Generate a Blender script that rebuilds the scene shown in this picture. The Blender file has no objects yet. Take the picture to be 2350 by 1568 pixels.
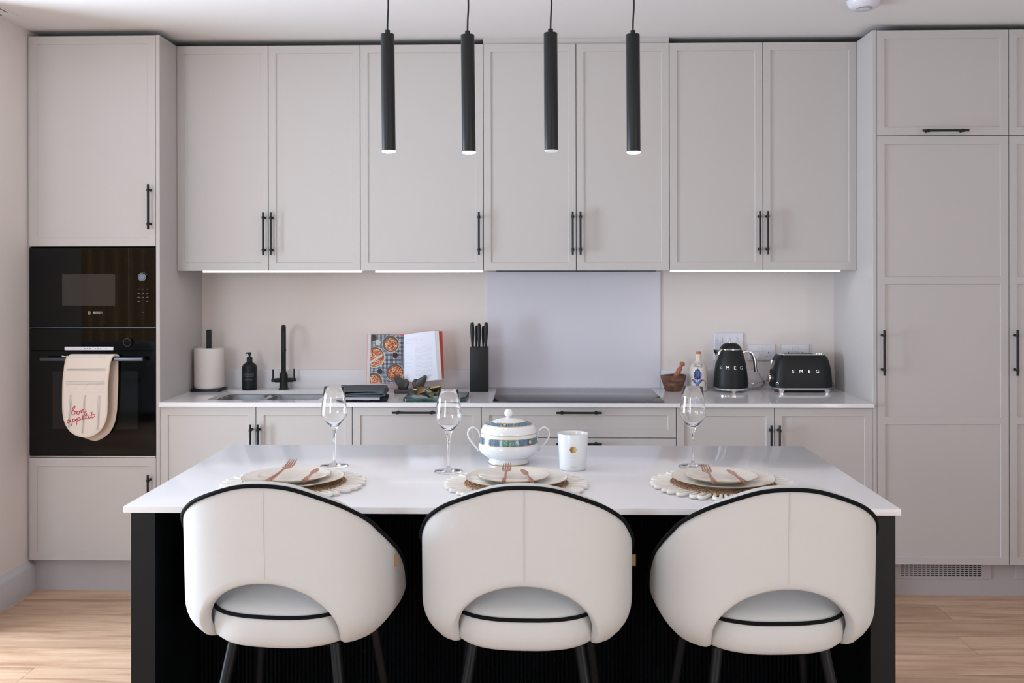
import bpy, bmesh, math, random
from mathutils import Vector, Matrix
random.seed(7)
C = bpy.context.scene.collection
PI = math.pi

# ------------------------------------------------------------------ materials
def srgb(r, g, b):
    f = lambda c: (c/12.92 if c <= .04045 else ((c+.055)/1.055)**2.4)
    return (f(r/255), f(g/255), f(b/255), 1)

def mat(name, col, rough=.5, metal=0, bump=None, noise=None, **kw):
    m = bpy.data.materials.new(name); m.use_nodes = True
    nt = m.node_tree; p = nt.nodes['Principled BSDF']
    p.inputs['Base Color'].default_value = col
    p.inputs['Roughness'].default_value = rough
    p.inputs['Metallic'].default_value = metal
    for k, v in kw.items():
        p.inputs[k.replace('_', ' ')].default_value = v
    tc = nt.nodes.new('ShaderNodeTexCoord')
    if bump:
        sc, st = bump[:2]
        n = nt.nodes.new('ShaderNodeTexNoise'); n.inputs['Scale'].default_value = sc
        n.inputs['Detail'].default_value = 3
        nt.links.new(tc.outputs['Object'], n.inputs['Vector'])
        b = nt.nodes.new('ShaderNodeBump'); b.inputs['Strength'].default_value = st
        b.inputs['Distance'].default_value = bump[2] if len(bump) > 2 else .001
        nt.links.new(n.outputs['Fac'], b.inputs['Height'])
        nt.links.new(b.outputs['Normal'], p.inputs['Normal'])
    if noise:
        sc, stops = noise[:2]
        n = nt.nodes.new('ShaderNodeTexNoise'); n.inputs['Scale'].default_value = sc
        n.inputs['Detail'].default_value = 5
        if len(noise) > 2:
            mp = nt.nodes.new('ShaderNodeMapping'); mp.inputs['Scale'].default_value = noise[2]
            nt.links.new(tc.outputs['Object'], mp.inputs['Vector']); nt.links.new(mp.outputs['Vector'], n.inputs['Vector'])
        else:
            nt.links.new(tc.outputs['Object'], n.inputs['Vector'])
        r = nt.nodes.new('ShaderNodeValToRGB')
        r.color_ramp.elements[0].position = stops[0][0]; r.color_ramp.elements[0].color = stops[0][1]
        r.color_ramp.elements[1].position = stops[-1][0]; r.color_ramp.elements[1].color = stops[-1][1]
        for s in stops[1:-1]:
            e = r.color_ramp.elements.new(s[0]); e.color = s[1]
        nt.links.new(n.outputs['Fac'], r.inputs['Fac']); nt.links.new(r.outputs['Color'], p.inputs['Base Color'])
    return m

def emis(name, col, st):
    m = bpy.data.materials.new(name); m.use_nodes = True
    p = m.node_tree.nodes['Principled BSDF']
    p.inputs['Base Color'].default_value = (.8, .8, .8, 1)
    p.inputs['Emission Color'].default_value = col; p.inputs['Emission Strength'].default_value = st
    return m

M = {}
M['paint'] = mat('cabinet_paint', srgb(195, 190, 188), .42, bump=(220, .04))
M['inside_gap_shade'] = mat('carcass_gap_shade', srgb(62, 56, 54), .8)  # shade of the gaps above and between doors is put into this dark colour
M['wall'] = mat('wall_paint', srgb(232, 223, 219), .75, bump=(90, .05))
M['ceil'] = mat('ceiling_paint', srgb(231, 229, 229), .85, bump=(80, .05))
M['skirt'] = mat('skirting_paint', srgb(205, 203, 208), .4)
M['plinth'] = mat('plinth_paint', srgb(180, 174, 176), .45)
M['quartz'] = mat('white_quartz', srgb(236, 234, 237), .07, Specular_IOR_Level=.4)
M['quartz2'] = mat('white_island_quartz', srgb(238, 238, 242), .13, Specular_IOR_Level=.12)
M['quartz3'] = mat('white_quartz_upstand', srgb(226, 224, 228), .35, Specular_IOR_Level=.3)
M['ovenwin_m'] = mat('microwave_window', srgb(50, 46, 43), .12)
M['splash'] = mat('lilac_grey_glass', srgb(222, 220, 230), .08, Specular_IOR_Level=.3)
M['black'] = mat('matt_black_metal', srgb(23, 26, 28), .45, Specular_IOR_Level=.33, bump=(400, .05))
M['blackpaint'] = mat('black_island_paint', srgb(11, 14, 18), .45, Specular_IOR_Level=.25)
M['blackglass'] = mat('black_glass', srgb(4, 5, 6), .03, Specular_IOR_Level=.36)
M['ovenwin'] = mat('oven_window_glass', srgb(20, 23, 24), .05)
M['hob'] = mat('hob_glass', srgb(26, 27, 29), .09)
M['steel'] = mat('brushed_steel', srgb(178, 178, 182), .3, 1)
M['chrome'] = mat('chrome', srgb(225, 225, 228), .05, 1)
M['darksteel'] = mat('dark_steel', srgb(92, 98, 106), .32, 1)
M['fabric'] = mat('ivory_fabric', srgb(206, 206, 206), .85, bump=(650, .35), Sheen_Weight=.1)
M['piping'] = mat('black_piping', srgb(9, 11, 15), .85, Specular_IOR_Level=.2)
M['tan'] = mat('tan_leather', srgb(176, 140, 108), .6)
M['glass'] = mat('clear_glass', (1, 1, 1, 1), .0, Transmission_Weight=1.0, IOR=1.47)
M['china'] = mat('white_china', srgb(236, 238, 240), .08)
M['gold'] = mat('gold', srgb(232, 196, 132), .22, 1)
M['goldrim'] = mat('gold_rim', srgb(196, 168, 128), .3, .6)
M['rose'] = mat('rose_gold', srgb(205, 150, 128), .2, 1)
M['platecream'] = mat('cream_china', srgb(234, 228, 220), .12)
M['cord'] = mat('white_cotton_cord', srgb(240, 236, 230), .85, bump=(500, .4))
M['jute'] = mat('brown_jute', srgb(170, 130, 100), .9, bump=(300, .7, .002), noise=(190, [(.38, srgb(120, 86, 62)), (.62, srgb(204, 166, 132))]))
M['candle'] = mat('white_candle_glass', srgb(236, 240, 243), .18)
M['paper'] = mat('kitchen_paper', srgb(232, 224, 218), .9, bump=(120, .5, .002))
M['whiteplastic'] = mat('white_plastic', srgb(222, 222, 232), .25)
M['terracotta'] = mat('reddish_wood', srgb(172, 104, 78), .6)
M['darkwood'] = mat('dark_wood', srgb(96, 62, 48), .6, noise=(22, [(.3, srgb(66, 42, 34)), (.5, srgb(104, 68, 52)), (.72, srgb(140, 98, 76))], (1, 1, 2.5)))
M['cork'] = mat('cork', srgb(196, 130, 92), .8)
M['cream'] = mat('cream_glaze', srgb(226, 216, 204), .15)
M['blue'] = mat('cobalt_glaze', srgb(28, 44, 128), .12)
M['bluelight'] = mat('sky_blue_glaze', srgb(92, 118, 190), .15)
M['green'] = mat('olive_green_glaze', srgb(70, 110, 74), .15)
M['marble'] = mat('green_marble', srgb(40, 74, 72), .12, noise=(14, [(.35, srgb(24, 52, 50)), (.55, srgb(48, 84, 82)), (.8, srgb(120, 150, 148))]))
M['charcoal'] = mat('charcoal_cotton', srgb(78, 84, 90), .9, bump=(300, .5))
M['darkcloth'] = mat('black_cotton', srgb(28, 32, 38), .95, bump=(300, .6))
M['stone'] = mat('dark_grey_cast_metal', srgb(72, 69, 70), .45, bump=(60, .3))
M['redcover'] = mat('red_book_cover', srgb(222, 72, 56), .4)
M['pages'] = mat('book_pages', srgb(206, 202, 202), .8)
M['pagewhite'] = mat('white_page', srgb(226, 228, 242), .6)
M['textgrey'] = mat('grey_print', srgb(196, 198, 214), .7)
M['bowlgrey'] = mat('printed_stone_bowl', srgb(96, 90, 84), .6)
M['bowlrim'] = mat('printed_bowl_rim', srgb(196, 194, 188), .6)
M['darkcup'] = mat('printed_dark_cup', srgb(58, 42, 42), .6)
M['redmark'] = mat('red_thread', srgb(196, 32, 62), .7)
M['letters'] = mat('polished_letters', srgb(235, 235, 238), .28, 1)
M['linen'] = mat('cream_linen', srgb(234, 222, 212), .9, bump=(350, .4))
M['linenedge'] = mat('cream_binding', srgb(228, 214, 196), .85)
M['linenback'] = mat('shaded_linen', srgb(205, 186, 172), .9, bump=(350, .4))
M['stripe'] = mat('grey_stripe', srgb(160, 158, 160), .9)
M['greycable'] = mat('grey_cable', srgb(150, 148, 150), .5)
M['darkslot'] = mat('dark_slot', srgb(26, 22, 22), .8)
M['whiteprint'] = mat('white_print', srgb(205, 205, 208), .5)
M['greyprint'] = mat('grey_print_fine', srgb(120, 122, 124), .5)
M['faint'] = mat('faint_print', srgb(196, 200, 204), .5)
M['curtain'] = mat('brown_curtain', srgb(188, 172, 150), .9)
M['sofa'] = mat('blue_grey_sofa', srgb(130, 142, 154), .9)
M['lens_on'] = emis('lamp_lens_lit', (1, .98, .95, 1), 6)
M['lens_dim'] = emis('lamp_lens_dim', (.9, .93, 1, 1), .5); M['lens_dim'].node_tree.nodes['Principled BSDF'].inputs['Base Color'].default_value = (.2, .2, .2, 1)
M['led'] = emis('led_diffuser', (1, .95, .92, 1), 3)
M['stripwhite'] = mat('silver_display_strip', srgb(236, 230, 240), .3, .3)
M['frame_white'] = mat('white_window_frame', srgb(225, 225, 225), .4)

def food_mat():
    m = mat('printed_pasta', srgb(200, 120, 80), .6)
    nt = m.node_tree; p = nt.nodes['Principled BSDF']
    tc = nt.nodes.new('ShaderNodeTexCoord'); v = nt.nodes.new('ShaderNodeTexVoronoi'); v.inputs['Scale'].default_value = 270
    r = nt.nodes.new('ShaderNodeValToRGB'); cr = r.color_ramp; cr.interpolation = 'CONSTANT'
    cols = [(0, (120, 40, 34)), (.2, (196, 108, 66)), (.42, (168, 66, 52)), (.58, (232, 196, 158)), (.75, (190, 124, 70)), (.9, (84, 44, 36))]
    cr.elements[0].position = 0; cr.elements[0].color = srgb(*cols[0][1]); cr.elements[1].position = .2; cr.elements[1].color = srgb(*cols[1][1])
    for pz, c in cols[2:]:
        e = cr.elements.new(pz); e.color = srgb(*c)
    nt.links.new(tc.outputs['Object'], v.inputs['Vector']); nt.links.new(v.outputs['Color'], r.inputs['Fac']); nt.links.new(r.outputs['Color'], p.inputs['Base Color'])
    return m
M['food'] = food_mat()

def gingham_mat():
    m = mat('gingham_print', srgb(40, 50, 66), .6)
    nt = m.node_tree; p = nt.nodes['Principled BSDF']
    tc = nt.nodes.new('ShaderNodeTexCoord'); sp = nt.nodes.new('ShaderNodeSeparateXYZ'); nt.links.new(tc.outputs['Object'], sp.inputs[0])
    outs = []
    for ax in ('X', 'Z'):
        a = nt.nodes.new('ShaderNodeMath'); a.operation = 'MULTIPLY'; a.inputs[1].default_value = 155; nt.links.new(sp.outputs[ax], a.inputs[0])
        b = nt.nodes.new('ShaderNodeMath'); b.operation = 'FRACT'; nt.links.new(a.outputs[0], b.inputs[0])
        c = nt.nodes.new('ShaderNodeMath'); c.operation = 'GREATER_THAN'; c.inputs[1].default_value = .5; nt.links.new(b.outputs[0], c.inputs[0])
        outs.append(c)
    s = nt.nodes.new('ShaderNodeMath'); s.operation = 'ADD'; nt.links.new(outs[0].outputs[0], s.inputs[0]); nt.links.new(outs[1].outputs[0], s.inputs[1])
    h = nt.nodes.new('ShaderNodeMath'); h.operation = 'MULTIPLY'; h.inputs[1].default_value = .5; nt.links.new(s.outputs[0], h.inputs[0])
    r = nt.nodes.new('ShaderNodeValToRGB'); cr = r.color_ramp; cr.interpolation = 'CONSTANT'
    cr.elements[0].position = 0; cr.elements[0].color = srgb(225, 230, 238); cr.elements[1].position = .4; cr.elements[1].color = srgb(82, 94, 112)
    e = cr.elements.new(.9); e.color = srgb(30, 34, 46)
    nt.links.new(h.outputs[0], r.inputs['Fac']); nt.links.new(r.outputs['Color'], p.inputs['Base Color'])
    return m
M['gingham'] = gingham_mat()

def floor_mat():
    m = mat('oak_floor', srgb(190, 150, 120), .42)
    nt = m.node_tree; p = nt.nodes['Principled BSDF']; L = nt.links.new
    tc = nt.nodes.new('ShaderNodeTexCoord'); sp = nt.nodes.new('ShaderNodeSeparateXYZ'); L(tc.outputs['Object'], sp.inputs[0])
    def mth(op, a, b=None, c=None):
        n = nt.nodes.new('ShaderNodeMath'); n.operation = op
        for i, v in enumerate((a, b, c)):
            if v is None: continue
            if isinstance(v, (int, float)): n.inputs[i].default_value = v
            else: L(v, n.inputs[i])
        return n.outputs[0]
    W, LN = .2, 1.38
    yy = mth('ADD', mth('DIVIDE', sp.outputs['Y'], W), 20.425)
    row = mth('FLOOR', yy); fy = mth('FRACT', yy)
    wn = nt.nodes.new('ShaderNodeTexWhiteNoise'); wn.noise_dimensions = '1D'; L(row, wn.inputs['W'])
    xx = mth('ADD', mth('ADD', mth('DIVIDE', sp.outputs['X'], LN), 8.0), wn.outputs['Value'])
    col = mth('FLOOR', xx); fx = mth('FRACT', xx)
    cb = nt.nodes.new('ShaderNodeCombineXYZ'); L(row, cb.inputs[0]); L(col, cb.inputs[1])
    wn2 = nt.nodes.new('ShaderNodeTexWhiteNoise'); wn2.noise_dimensions = '3D'; L(cb.outputs[0], wn2.inputs['Vector'])
    # grain
    mp = nt.nodes.new('ShaderNodeMapping'); mp.inputs['Scale'].default_value = (.9, 9, 1); L(tc.outputs['Object'], mp.inputs['Vector'])
    ad = nt.nodes.new('ShaderNodeVectorMath'); ad.operation = 'ADD'; L(mp.outputs[0], ad.inputs[0])
    sc = nt.nodes.new('ShaderNodeVectorMath'); sc.operation = 'SCALE'; sc.inputs['Scale'].default_value = 13; L(wn2.outputs['Color'], sc.inputs[0]); L(sc.outputs[0], ad.inputs[1])
    no = nt.nodes.new('ShaderNodeTexNoise'); no.inputs['Scale'].default_value = 2.2; no.inputs['Detail'].default_value = 8; no.inputs['Roughness'].default_value = .62; no.inputs['Distortion'].default_value = .5
    L(ad.outputs[0], no.inputs['Vector'])
    r = nt.nodes.new('ShaderNodeValToRGB'); cr = r.color_ramp
    cr.elements[0].position = .3; cr.elements[0].color = srgb(168, 128, 102); cr.elements[1].position = .72; cr.elements[1].color = srgb(222, 190, 160)
    e = cr.elements.new(.5); e.color = srgb(204, 168, 138)
    L(no.outputs['Fac'], r.inputs['Fac'])
    hs = nt.nodes.new('ShaderNodeHueSaturation'); L(r.outputs['Color'], hs.inputs['Color'])
    L(mth('MULTIPLY_ADD', wn2.outputs['Value'], .34, .83), hs.inputs['Value'])
    e1 = mth('LESS_THAN', fy, .012); e2 = mth('LESS_THAN', fx, .0018); ed = mth('MAXIMUM', e1, e2)
    mx = nt.nodes.new('ShaderNodeMix'); mx.data_type = 'RGBA'; mx.inputs['B'].default_value = srgb(112, 80, 62)
    L(mth('MULTIPLY', ed, .7), mx.inputs['Factor']); L(hs.outputs['Color'], mx.inputs['A']); L(mx.outputs['Result'], p.inputs['Base Color'])
    b = nt.nodes.new('ShaderNodeBump'); b.inputs['Strength'].default_value = .15; b.inputs['Distance'].default_value = .001
    L(no.outputs['Fac'], b.inputs['Height']); L(b.outputs[0], p.inputs['Normal'])
    return m
M['floor'] = floor_mat()

def pan_mat(name, base, trim):      # band of blue ornament on the tureen: pattern of small blocks
    m = mat(name, base, .12)
    nt = m.node_tree; p = nt.nodes['Principled BSDF']
    tc = nt.nodes.new('ShaderNodeTexCoord'); v = nt.nodes.new('ShaderNodeTexVoronoi'); v.inputs['Scale'].default_value = 280
    r = nt.nodes.new('ShaderNodeValToRGB'); cr = r.color_ramp; cr.interpolation = 'CONSTANT'
    cr.elements[0].position = 0; cr.elements[0].color = base; cr.elements[1].position = .62; cr.elements[1].color = trim
    e = cr.elements.new(.78); e.color = srgb(170, 176, 150); e = cr.elements.new(.86); e.color = base
    nt.links.new(tc.outputs['Object'], v.inputs['Vector']); nt.links.new(v.outputs['Color'], r.inputs['Fac']); nt.links.new(r.outputs['Color'], p.inputs['Base Color'])
    return m
M['band'] = pan_mat('blue_ornament_band', srgb(84, 112, 140), srgb(112, 144, 156))
M['bandgreen'] = pan_mat('green_ornament_panel', srgb(96, 140, 134), srgb(132, 186, 156))
M['weave'] = mat('black_white_weave', srgb(200, 200, 200), .9)
def weave():
    nt = M['weave'].node_tree; p = nt.nodes['Principled BSDF']
    tc = nt.nodes.new('ShaderNodeTexCoord'); v = nt.nodes.new('ShaderNodeTexChecker'); v.inputs['Scale'].default_value = 420
    v.inputs['Color1'].default_value = srgb(220, 222, 226); v.inputs['Color2'].default_value = srgb(40, 44, 52)
    nt.links.new(tc.outputs['Object'], v.inputs['Vector']); nt.links.new(v.outputs['Color'], p.inputs['Base Color'])
weave()
def curtain_mat():
    nt = M['curtain'].node_tree; p = nt.nodes['Principled BSDF']; out = nt.nodes['Material Output']
    t = nt.nodes.new('ShaderNodeBsdfTranslucent'); t.inputs['Color'].default_value = srgb(196, 178, 152)
    mx = nt.nodes.new('ShaderNodeMixShader'); mx.inputs[0].default_value = .6
    nt.links.new(p.outputs[0], mx.inputs[1]); nt.links.new(t.outputs[0], mx.inputs[2]); nt.links.new(mx.outputs[0], out.inputs['Surface'])
curtain_mat()

# ------------------------------------------------------------------ geometry helpers
def new(): return bmesh.new()

def box(bm, x0, x1, y0, y1, z0, z1, bev=0, seg=1, mi=0):
    vs = [bm.verts.new(p) for p in [(x0,y0,z0),(x1,y0,z0),(x1,y1,z0),(x0,y1,z0),(x0,y0,z1),(x1,y0,z1),(x1,y1,z1),(x0,y1,z1)]]
    fs = [bm.faces.new([vs[i] for i in f]) for f in [(0,3,2,1),(4,5,6,7),(0,1,5,4),(1,2,6,5),(2,3,7,6),(3,0,4,7)]]
    for f in fs: f.material_index = mi
    if bev:
        es = set(e for f in fs for e in f.edges)
        r = bmesh.ops.bevel(bm, geom=list(es), offset=bev, segments=seg, affect='EDGES', profile=.5)
        for f in r['faces']: f.material_index = mi
    return vs

def rings(bm, rs, cap0=True, cap1=True, close=True, mi=0):
    """rs: list of rings (lists of points, same length). single-point ring = pole"""
    out = []
    for r in rs: out.append([bm.verts.new(p) for p in r])
    for a, b in zip(out[:-1], out[1:]):
        if len(a) == 1 and len(b) == 1: continue
        n = max(len(a), len(b))
        for i in range(n if close else n-1):
            j = (i+1) % n
            if len(a) == 1: f = (a[0], b[j], b[i])
            elif len(b) == 1: f = (a[i], a[j], b[0])
            else: f = (a[i], a[j], b[j], b[i])
            try:
                ff = bm.faces.new(f); ff.material_index = mi
            except ValueError: pass
    if cap0 and len(out[0]) > 2: bm.faces.new(list(reversed(out[0]))).material_index = mi
    if cap1 and len(out[-1]) > 2: bm.faces.new(out[-1]).material_index = mi
    return out

def lathe(bm, prof, seg=32, c=(0, 0, 0), mi=0, cap0=True, cap1=True):
    rs = []
    for r, z in prof:
        if r <= 1e-6: rs.append([(c[0], c[1], c[2]+z)])
        else: rs.append([(c[0]+r*math.cos(2*PI*i/seg), c[1]+r*math.sin(2*PI*i/seg), c[2]+z) for i in range(seg)])
    return rings(bm, rs, cap0, cap1, mi=mi)

def cyl(bm, p0, p1, r0, r1=None, seg=16, mi=0):
    tube(bm, [p0, p1], [r0, r0 if r1 is None else r1], seg, mi=mi)

def tube(bm, pts, r, seg=10, closed=False, mi=0, flat=1.0):
    pts = [Vector(p) for p in pts]; n = len(pts)
    if not isinstance(r, (list, tuple)): r = [r]*n
    tans = []
    for i in range(n):
        if closed: t = pts[(i+1) % n]-pts[i-1]
        else: t = pts[min(i+1, n-1)]-pts[max(i-1, 0)]
        tans.append(t.normalized() if t.length > 1e-9 else Vector((0, 0, 1)))
    up = Vector((0, 0, 1)) if abs(tans[0].z) < .9 else Vector((1, 0, 0))
    nrm = (up - tans[0]*up.dot(tans[0])).normalized()
    rs = []
    for i in range(n):
        t = tans[i]; nrm = (nrm - t*nrm.dot(t))
        nrm = nrm.normalized() if nrm.length > 1e-6 else t.orthogonal().normalized()
        b = t.cross(nrm)
        rs.append([pts[i]+nrm*(r[i]*math.cos(2*PI*k/seg))+b*(r[i]*flat*math.sin(2*PI*k/seg)) for k in range(seg)])
    if closed: rs.append(rs[0]); return rings(bm, rs, False, False, mi=mi)
    return rings(bm, rs, mi=mi)

def smooth(pts, n=6, closed=False):
    """Catmull-Rom"""
    P = [Vector(p) for p in pts]; out = []
    N = len(P)
    rng = range(N if closed else N-1)
    for i in rng:
        a = P[i-1] if (closed or i > 0) else P[0]; b = P[i]; c = P[(i+1) % N]; d = P[(i+2) % N] if (closed or i+2 < N) else P[-1]
        for k in range(n):
            t = k/n
            out.append(.5*((2*b)+(c-a)*t+(2*a-5*b+4*c-d)*t*t+(-a+3*b-3*c+d)*t**3))
    if not closed: out.append(P[-1])
    return out

def interp(x, tab):
    if x <= tab[0][0]: return tab[0][1]
    for (a, va), (b, vb) in zip(tab[:-1], tab[1:]):
        if x <= b: return va+(vb-va)*(x-a)/(b-a)
    return tab[-1][1]

def sinterp(x, tab):
    """monotone-ish smooth interpolation"""
    if x <= tab[0][0]: return tab[0][1]
    if x >= tab[-1][0]: return tab[-1][1]
    for i in range(len(tab)-1):
        a, va = tab[i]; b, vb = tab[i+1]
        if x <= b:
            def sl(j):
                if j <= 0 or j >= len(tab)-1: return 0 if j <= 0 else (tab[-1][1]-tab[-2][1])/(tab[-1][0]-tab[-2][0])
                return (tab[j+1][1]-tab[j-1][1])/(tab[j+1][0]-tab[j-1][0])
            h = b-a; t = (x-a)/h; m0, m1 = sl(i)*h, sl(i+1)*h
            return (2*t**3-3*t*t+1)*va+(t**3-2*t*t+t)*m0+(-2*t**3+3*t*t)*vb+(t**3-t*t)*m1

def make(name, bm, mats, parent=None, loc=None, off=None, sharp=32, rec=True, shade=True):
    if off is not None: bmesh.ops.translate(bm, verts=bm.verts, vec=[-a for a in off])
    if rec: bmesh.ops.recalc_face_normals(bm, faces=bm.faces)
    me = bpy.data.meshes.new(name); bm.to_mesh(me); bm.free()
    if not isinstance(mats, (list, tuple)): mats = [mats]
    for m in mats: me.materials.append(M[m] if isinstance(m, str) else m)
    if shade:
        for p in me.polygons: p.use_smooth = True
        me.set_sharp_from_angle(angle=math.radians(sharp))
    o = bpy.data.objects.new(name, me); C.objects.link(o)
    if parent is not None: o.parent = parent
    if loc is not None: o.location = loc
    return o

def thing(name, label, cat, loc=(0, 0, 0), rz=0, group=None):
    o = bpy.data.objects.new(name, None); C.objects.link(o); o.location = loc; o.rotation_euler = (0, 0, rz)
    o.empty_display_size = .05
    o['label'] = label; o['category'] = cat
    if group: o['group'] = group
    return o

def tag(o, label, cat, group=None):
    o['label'] = label; o['category'] = cat
    if group: o['group'] = group
    return o

def struct(name, bm, mats, **k):
    o = make(name, bm, mats, **k); o['kind'] = 'structure'; return o

def kids(o): return list(o.children)

def dup(root, loc, rz, label, group=None, skip=(), mat_swap=None):
    r = root.copy(); C.objects.link(r); r.location = loc
    r.rotation_euler = (root.rotation_euler[0], root.rotation_euler[1], rz); r['label'] = label
    if group: r['group'] = group
    for ch in kids(root):
        if ch.name.split('.')[0] in skip: continue
        c = ch.copy(); C.objects.link(c); c.parent = r
        for g in kids(ch):
            d = g.copy(); C.objects.link(d); d.parent = c
    return r

def textbm(s, size, extr=0, align='CENTER', space=1.0, shear=0):
    cu = bpy.data.curves.new('t', 'FONT'); cu.body = s; cu.size = size; cu.extrude = extr; cu.align_x = align; cu.align_y = 'CENTER'
    cu.space_character = space; cu.shear = shear
    o = bpy.data.objects.new('t', cu); C.objects.link(o)
    dg = bpy.context.evaluated_depsgraph_get(); me = bpy.data.meshes.new_from_object(o.evaluated_get(dg))
    bm = new(); bm.from_mesh(me)
    bpy.data.objects.remove(o); bpy.data.curves.remove(cu); bpy.data.meshes.remove(me)
    return bm

def addtext(bm, s, size, fn, extr=0, mi=0, **k):
    """map text (x right, y up, z out) through fn into bm"""
    t = textbm(s, size, extr, **k)
    vm = {v: bm.verts.new(fn(v.co.x, v.co.y, v.co.z)) for v in t.verts}
    for f in t.faces:
        try:
            nf = bm.faces.new([vm[v] for v in f.verts]); nf.material_index = mi
        except ValueError: pass
    t.free()

def patch(bm, poly, fn, mi=0, center=None):
    n = len(poly)
    cx = center[0] if center else sum(p[0] for p in poly)/n; cy = center[1] if center else sum(p[1] for p in poly)/n
    K = 3; prev = None
    c = bm.verts.new(fn(cx, cy))
    for k in range(1, K+1):
        ring = [bm.verts.new(fn(cx+(p[0]-cx)*k/K, cy+(p[1]-cy)*k/K)) for p in poly]
        for i in range(n):
            j = (i+1) % n
            try:
                f = bm.faces.new((c, ring[i], ring[j])) if prev is None else bm.faces.new((prev[i], ring[i], ring[j], prev[j]))
                f.material_index = mi
            except ValueError: pass
        prev = ring

def ell(cx, cy, rx, ry, n=24, a0=0):
    return [(cx+rx*math.cos(a0+2*PI*i/n), cy+ry*math.sin(a0+2*PI*i/n)) for i in range(n)]

# ------------------------------------------------------------------ shell of the room
XL, XR, YB, ZC = -.628, 4.56, -7.6, 2.637
XFAR, XBAY = -5.4, -2.25
bm = new(); box(bm, XFAR-.2, XR+.2, YB-.2, .2, -.1, 0); struct('floor', bm, 'floor')
bm = new(); box(bm, XFAR-.2, XR+.2, YB-.2, .2, ZC, ZC+.1); struct('ceiling', bm, 'ceil')
bm = new(); box(bm, XL-.14, XR+.14, 0, .14, 0, ZC); struct('wall_back', bm, 'wall')
bm = new(); box(bm, XL-.14, XL, -1.18, 0, 0, ZC); struct('wall_left', bm, 'wall')
bm = new(); box(bm, XBAY-.14, XL-.14, -1.0, -.86, 0, ZC); struct('wall_living', bm, 'wall')
W4 = (-2.78, -1.06, .06, 1.75)      # patio door in the left-hand bay
bm = new(); box(bm, XFAR-.14, XFAR, YB, -3.1, 0, ZC); struct('wall_far_left', bm, 'wall')
bm = new(); box(bm, XBAY-.14, XBAY, -3.1, W4[0], 0, ZC); box(bm, XBAY-.14, XBAY, W4[1], -.86, 0, ZC); box(bm, XBAY-.14, XBAY, W4[0], W4[1], 0, W4[2]); box(bm, XBAY-.14, XBAY, W4[0], W4[1], W4[3], ZC); struct('wall_bay', bm, 'wall')
bm = new(); box(bm, XFAR, XBAY, -3.24, -3.1, 0, ZC); struct('wall_bay_return', bm, 'wall')
bm = new()
for y0, y1 in ((W4[0], W4[0]+.05), (W4[1]-.05, W4[1]), (-1.95, -1.89)): box(bm, XBAY-.1, XBAY-.04, y0, y1, W4[2], W4[3])
box(bm, XBAY-.1, XBAY-.04, W4[0]+.05, W4[1]-.05, W4[2], W4[2]+.05); box(bm, XBAY-.1, XBAY-.04, W4[0]+.05, W4[1]-.05, W4[3]-.05, W4[3]); struct('window_4', bm, 'frame_white')
# window in the right-hand wall, behind the camera
W5 = (-7.1, -5.4, .15, 1.5)
bm = new(); box(bm, XR, XR+.14, W5[1], 0, 0, ZC); box(bm, XR, XR+.14, YB, W5[0], 0, ZC); box(bm, XR, XR+.14, W5[0], W5[1], 0, W5[2]); box(bm, XR, XR+.14, W5[0], W5[1], W5[3], ZC); struct('wall_right', bm, 'wall')
bm = new()
for y0, y1 in ((W5[0], W5[0]+.05), (W5[1]-.05, W5[1])): box(bm, XR+.04, XR+.1, y0, y1, W5[2], W5[3])
box(bm, XR+.04, XR+.1, W5[0]+.05, W5[1]-.05, W5[2], W5[2]+.05); box(bm, XR+.04, XR+.1, W5[0]+.05, W5[1]-.05, W5[3]-.05, W5[3]); struct('window_5', bm, 'frame_white')
# rear wall with two window openings (behind the camera)
W1 = (-2.1, -.6, .75, 2.25); W2 = (3.3, 4.1, .5, 2.15); W3 = (-5.2, -3.75, .05, 2.25); W6 = (-3.6, -2.45, .05, 2.25)
bm = new()
xs = [XFAR, W3[0], W3[1], W6[0], W6[1], W1[0], W1[1], W2[0], W2[1], XR]
box(bm, xs[0], xs[1], YB-.14, YB, 0, ZC); box(bm, xs[2], xs[3], YB-.14, YB, 0, ZC); box(bm, xs[4], xs[5], YB-.14, YB, 0, ZC); box(bm, xs[6], xs[7], YB-.14, YB, 0, ZC); box(bm, xs[8], xs[9], YB-.14, YB, 0, ZC)
for w in (W1, W2, W3, W6):
    box(bm, w[0], w[1], YB-.14, YB, 0, w[2]); box(bm, w[0], w[1], YB-.14, YB, w[3], ZC)
struct('wall_rear', bm, 'wall')
for k, w in enumerate((W1, W2, W3, W6)):
    bm = new(); t = .05
    box(bm, w[0], w[0]+t, YB-.1, YB-.04, w[2], w[3]); box(bm, w[1]-t, w[1], YB-.1, YB-.04, w[2], w[3])
    box(bm, w[0]+t, w[1]-t, YB-.1, YB-.04, w[2], w[2]+t); box(bm, w[0]+t, w[1]-t, YB-.1, YB-.04, w[3]-t, w[3])
    if k == 0: box(bm, -1.38, -1.32, YB-.1, YB-.04, w[2]+t, w[3]-t)
    struct('window_%d' % (1, 2, 3, 6)[k], bm, 'frame_white')
# skirting on the left wall
bm = new()
prof = [(0, 0), (.018, 0), (.018, .118), (.014, .13), (.007, .138), (.004, .147), (0, .147)]
rings(bm, [[(XL+a, y, b) for a, b in prof] for y in (-1.18, -.552)])
struct('baseboard_left', bm, 'skirt')
# filler strip between the left wall and the oven tower
bm = new(); box(bm, XL+.001, -.6195, -.592, -.52, .157, 2.609, .0015); struct('trim_1', bm, 'paint')
bm = new(); box(bm, 1.5, 2.4, -.362, -.345, 2.6095, ZC, .001); struct('trim_2', bm, 'paint')

# ------------------------------------------------------------------ kitchen units
FR = -.6     # front face of tall and base doors
UF = -.373   # front face of wall-unit doors
DT = .02

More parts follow.
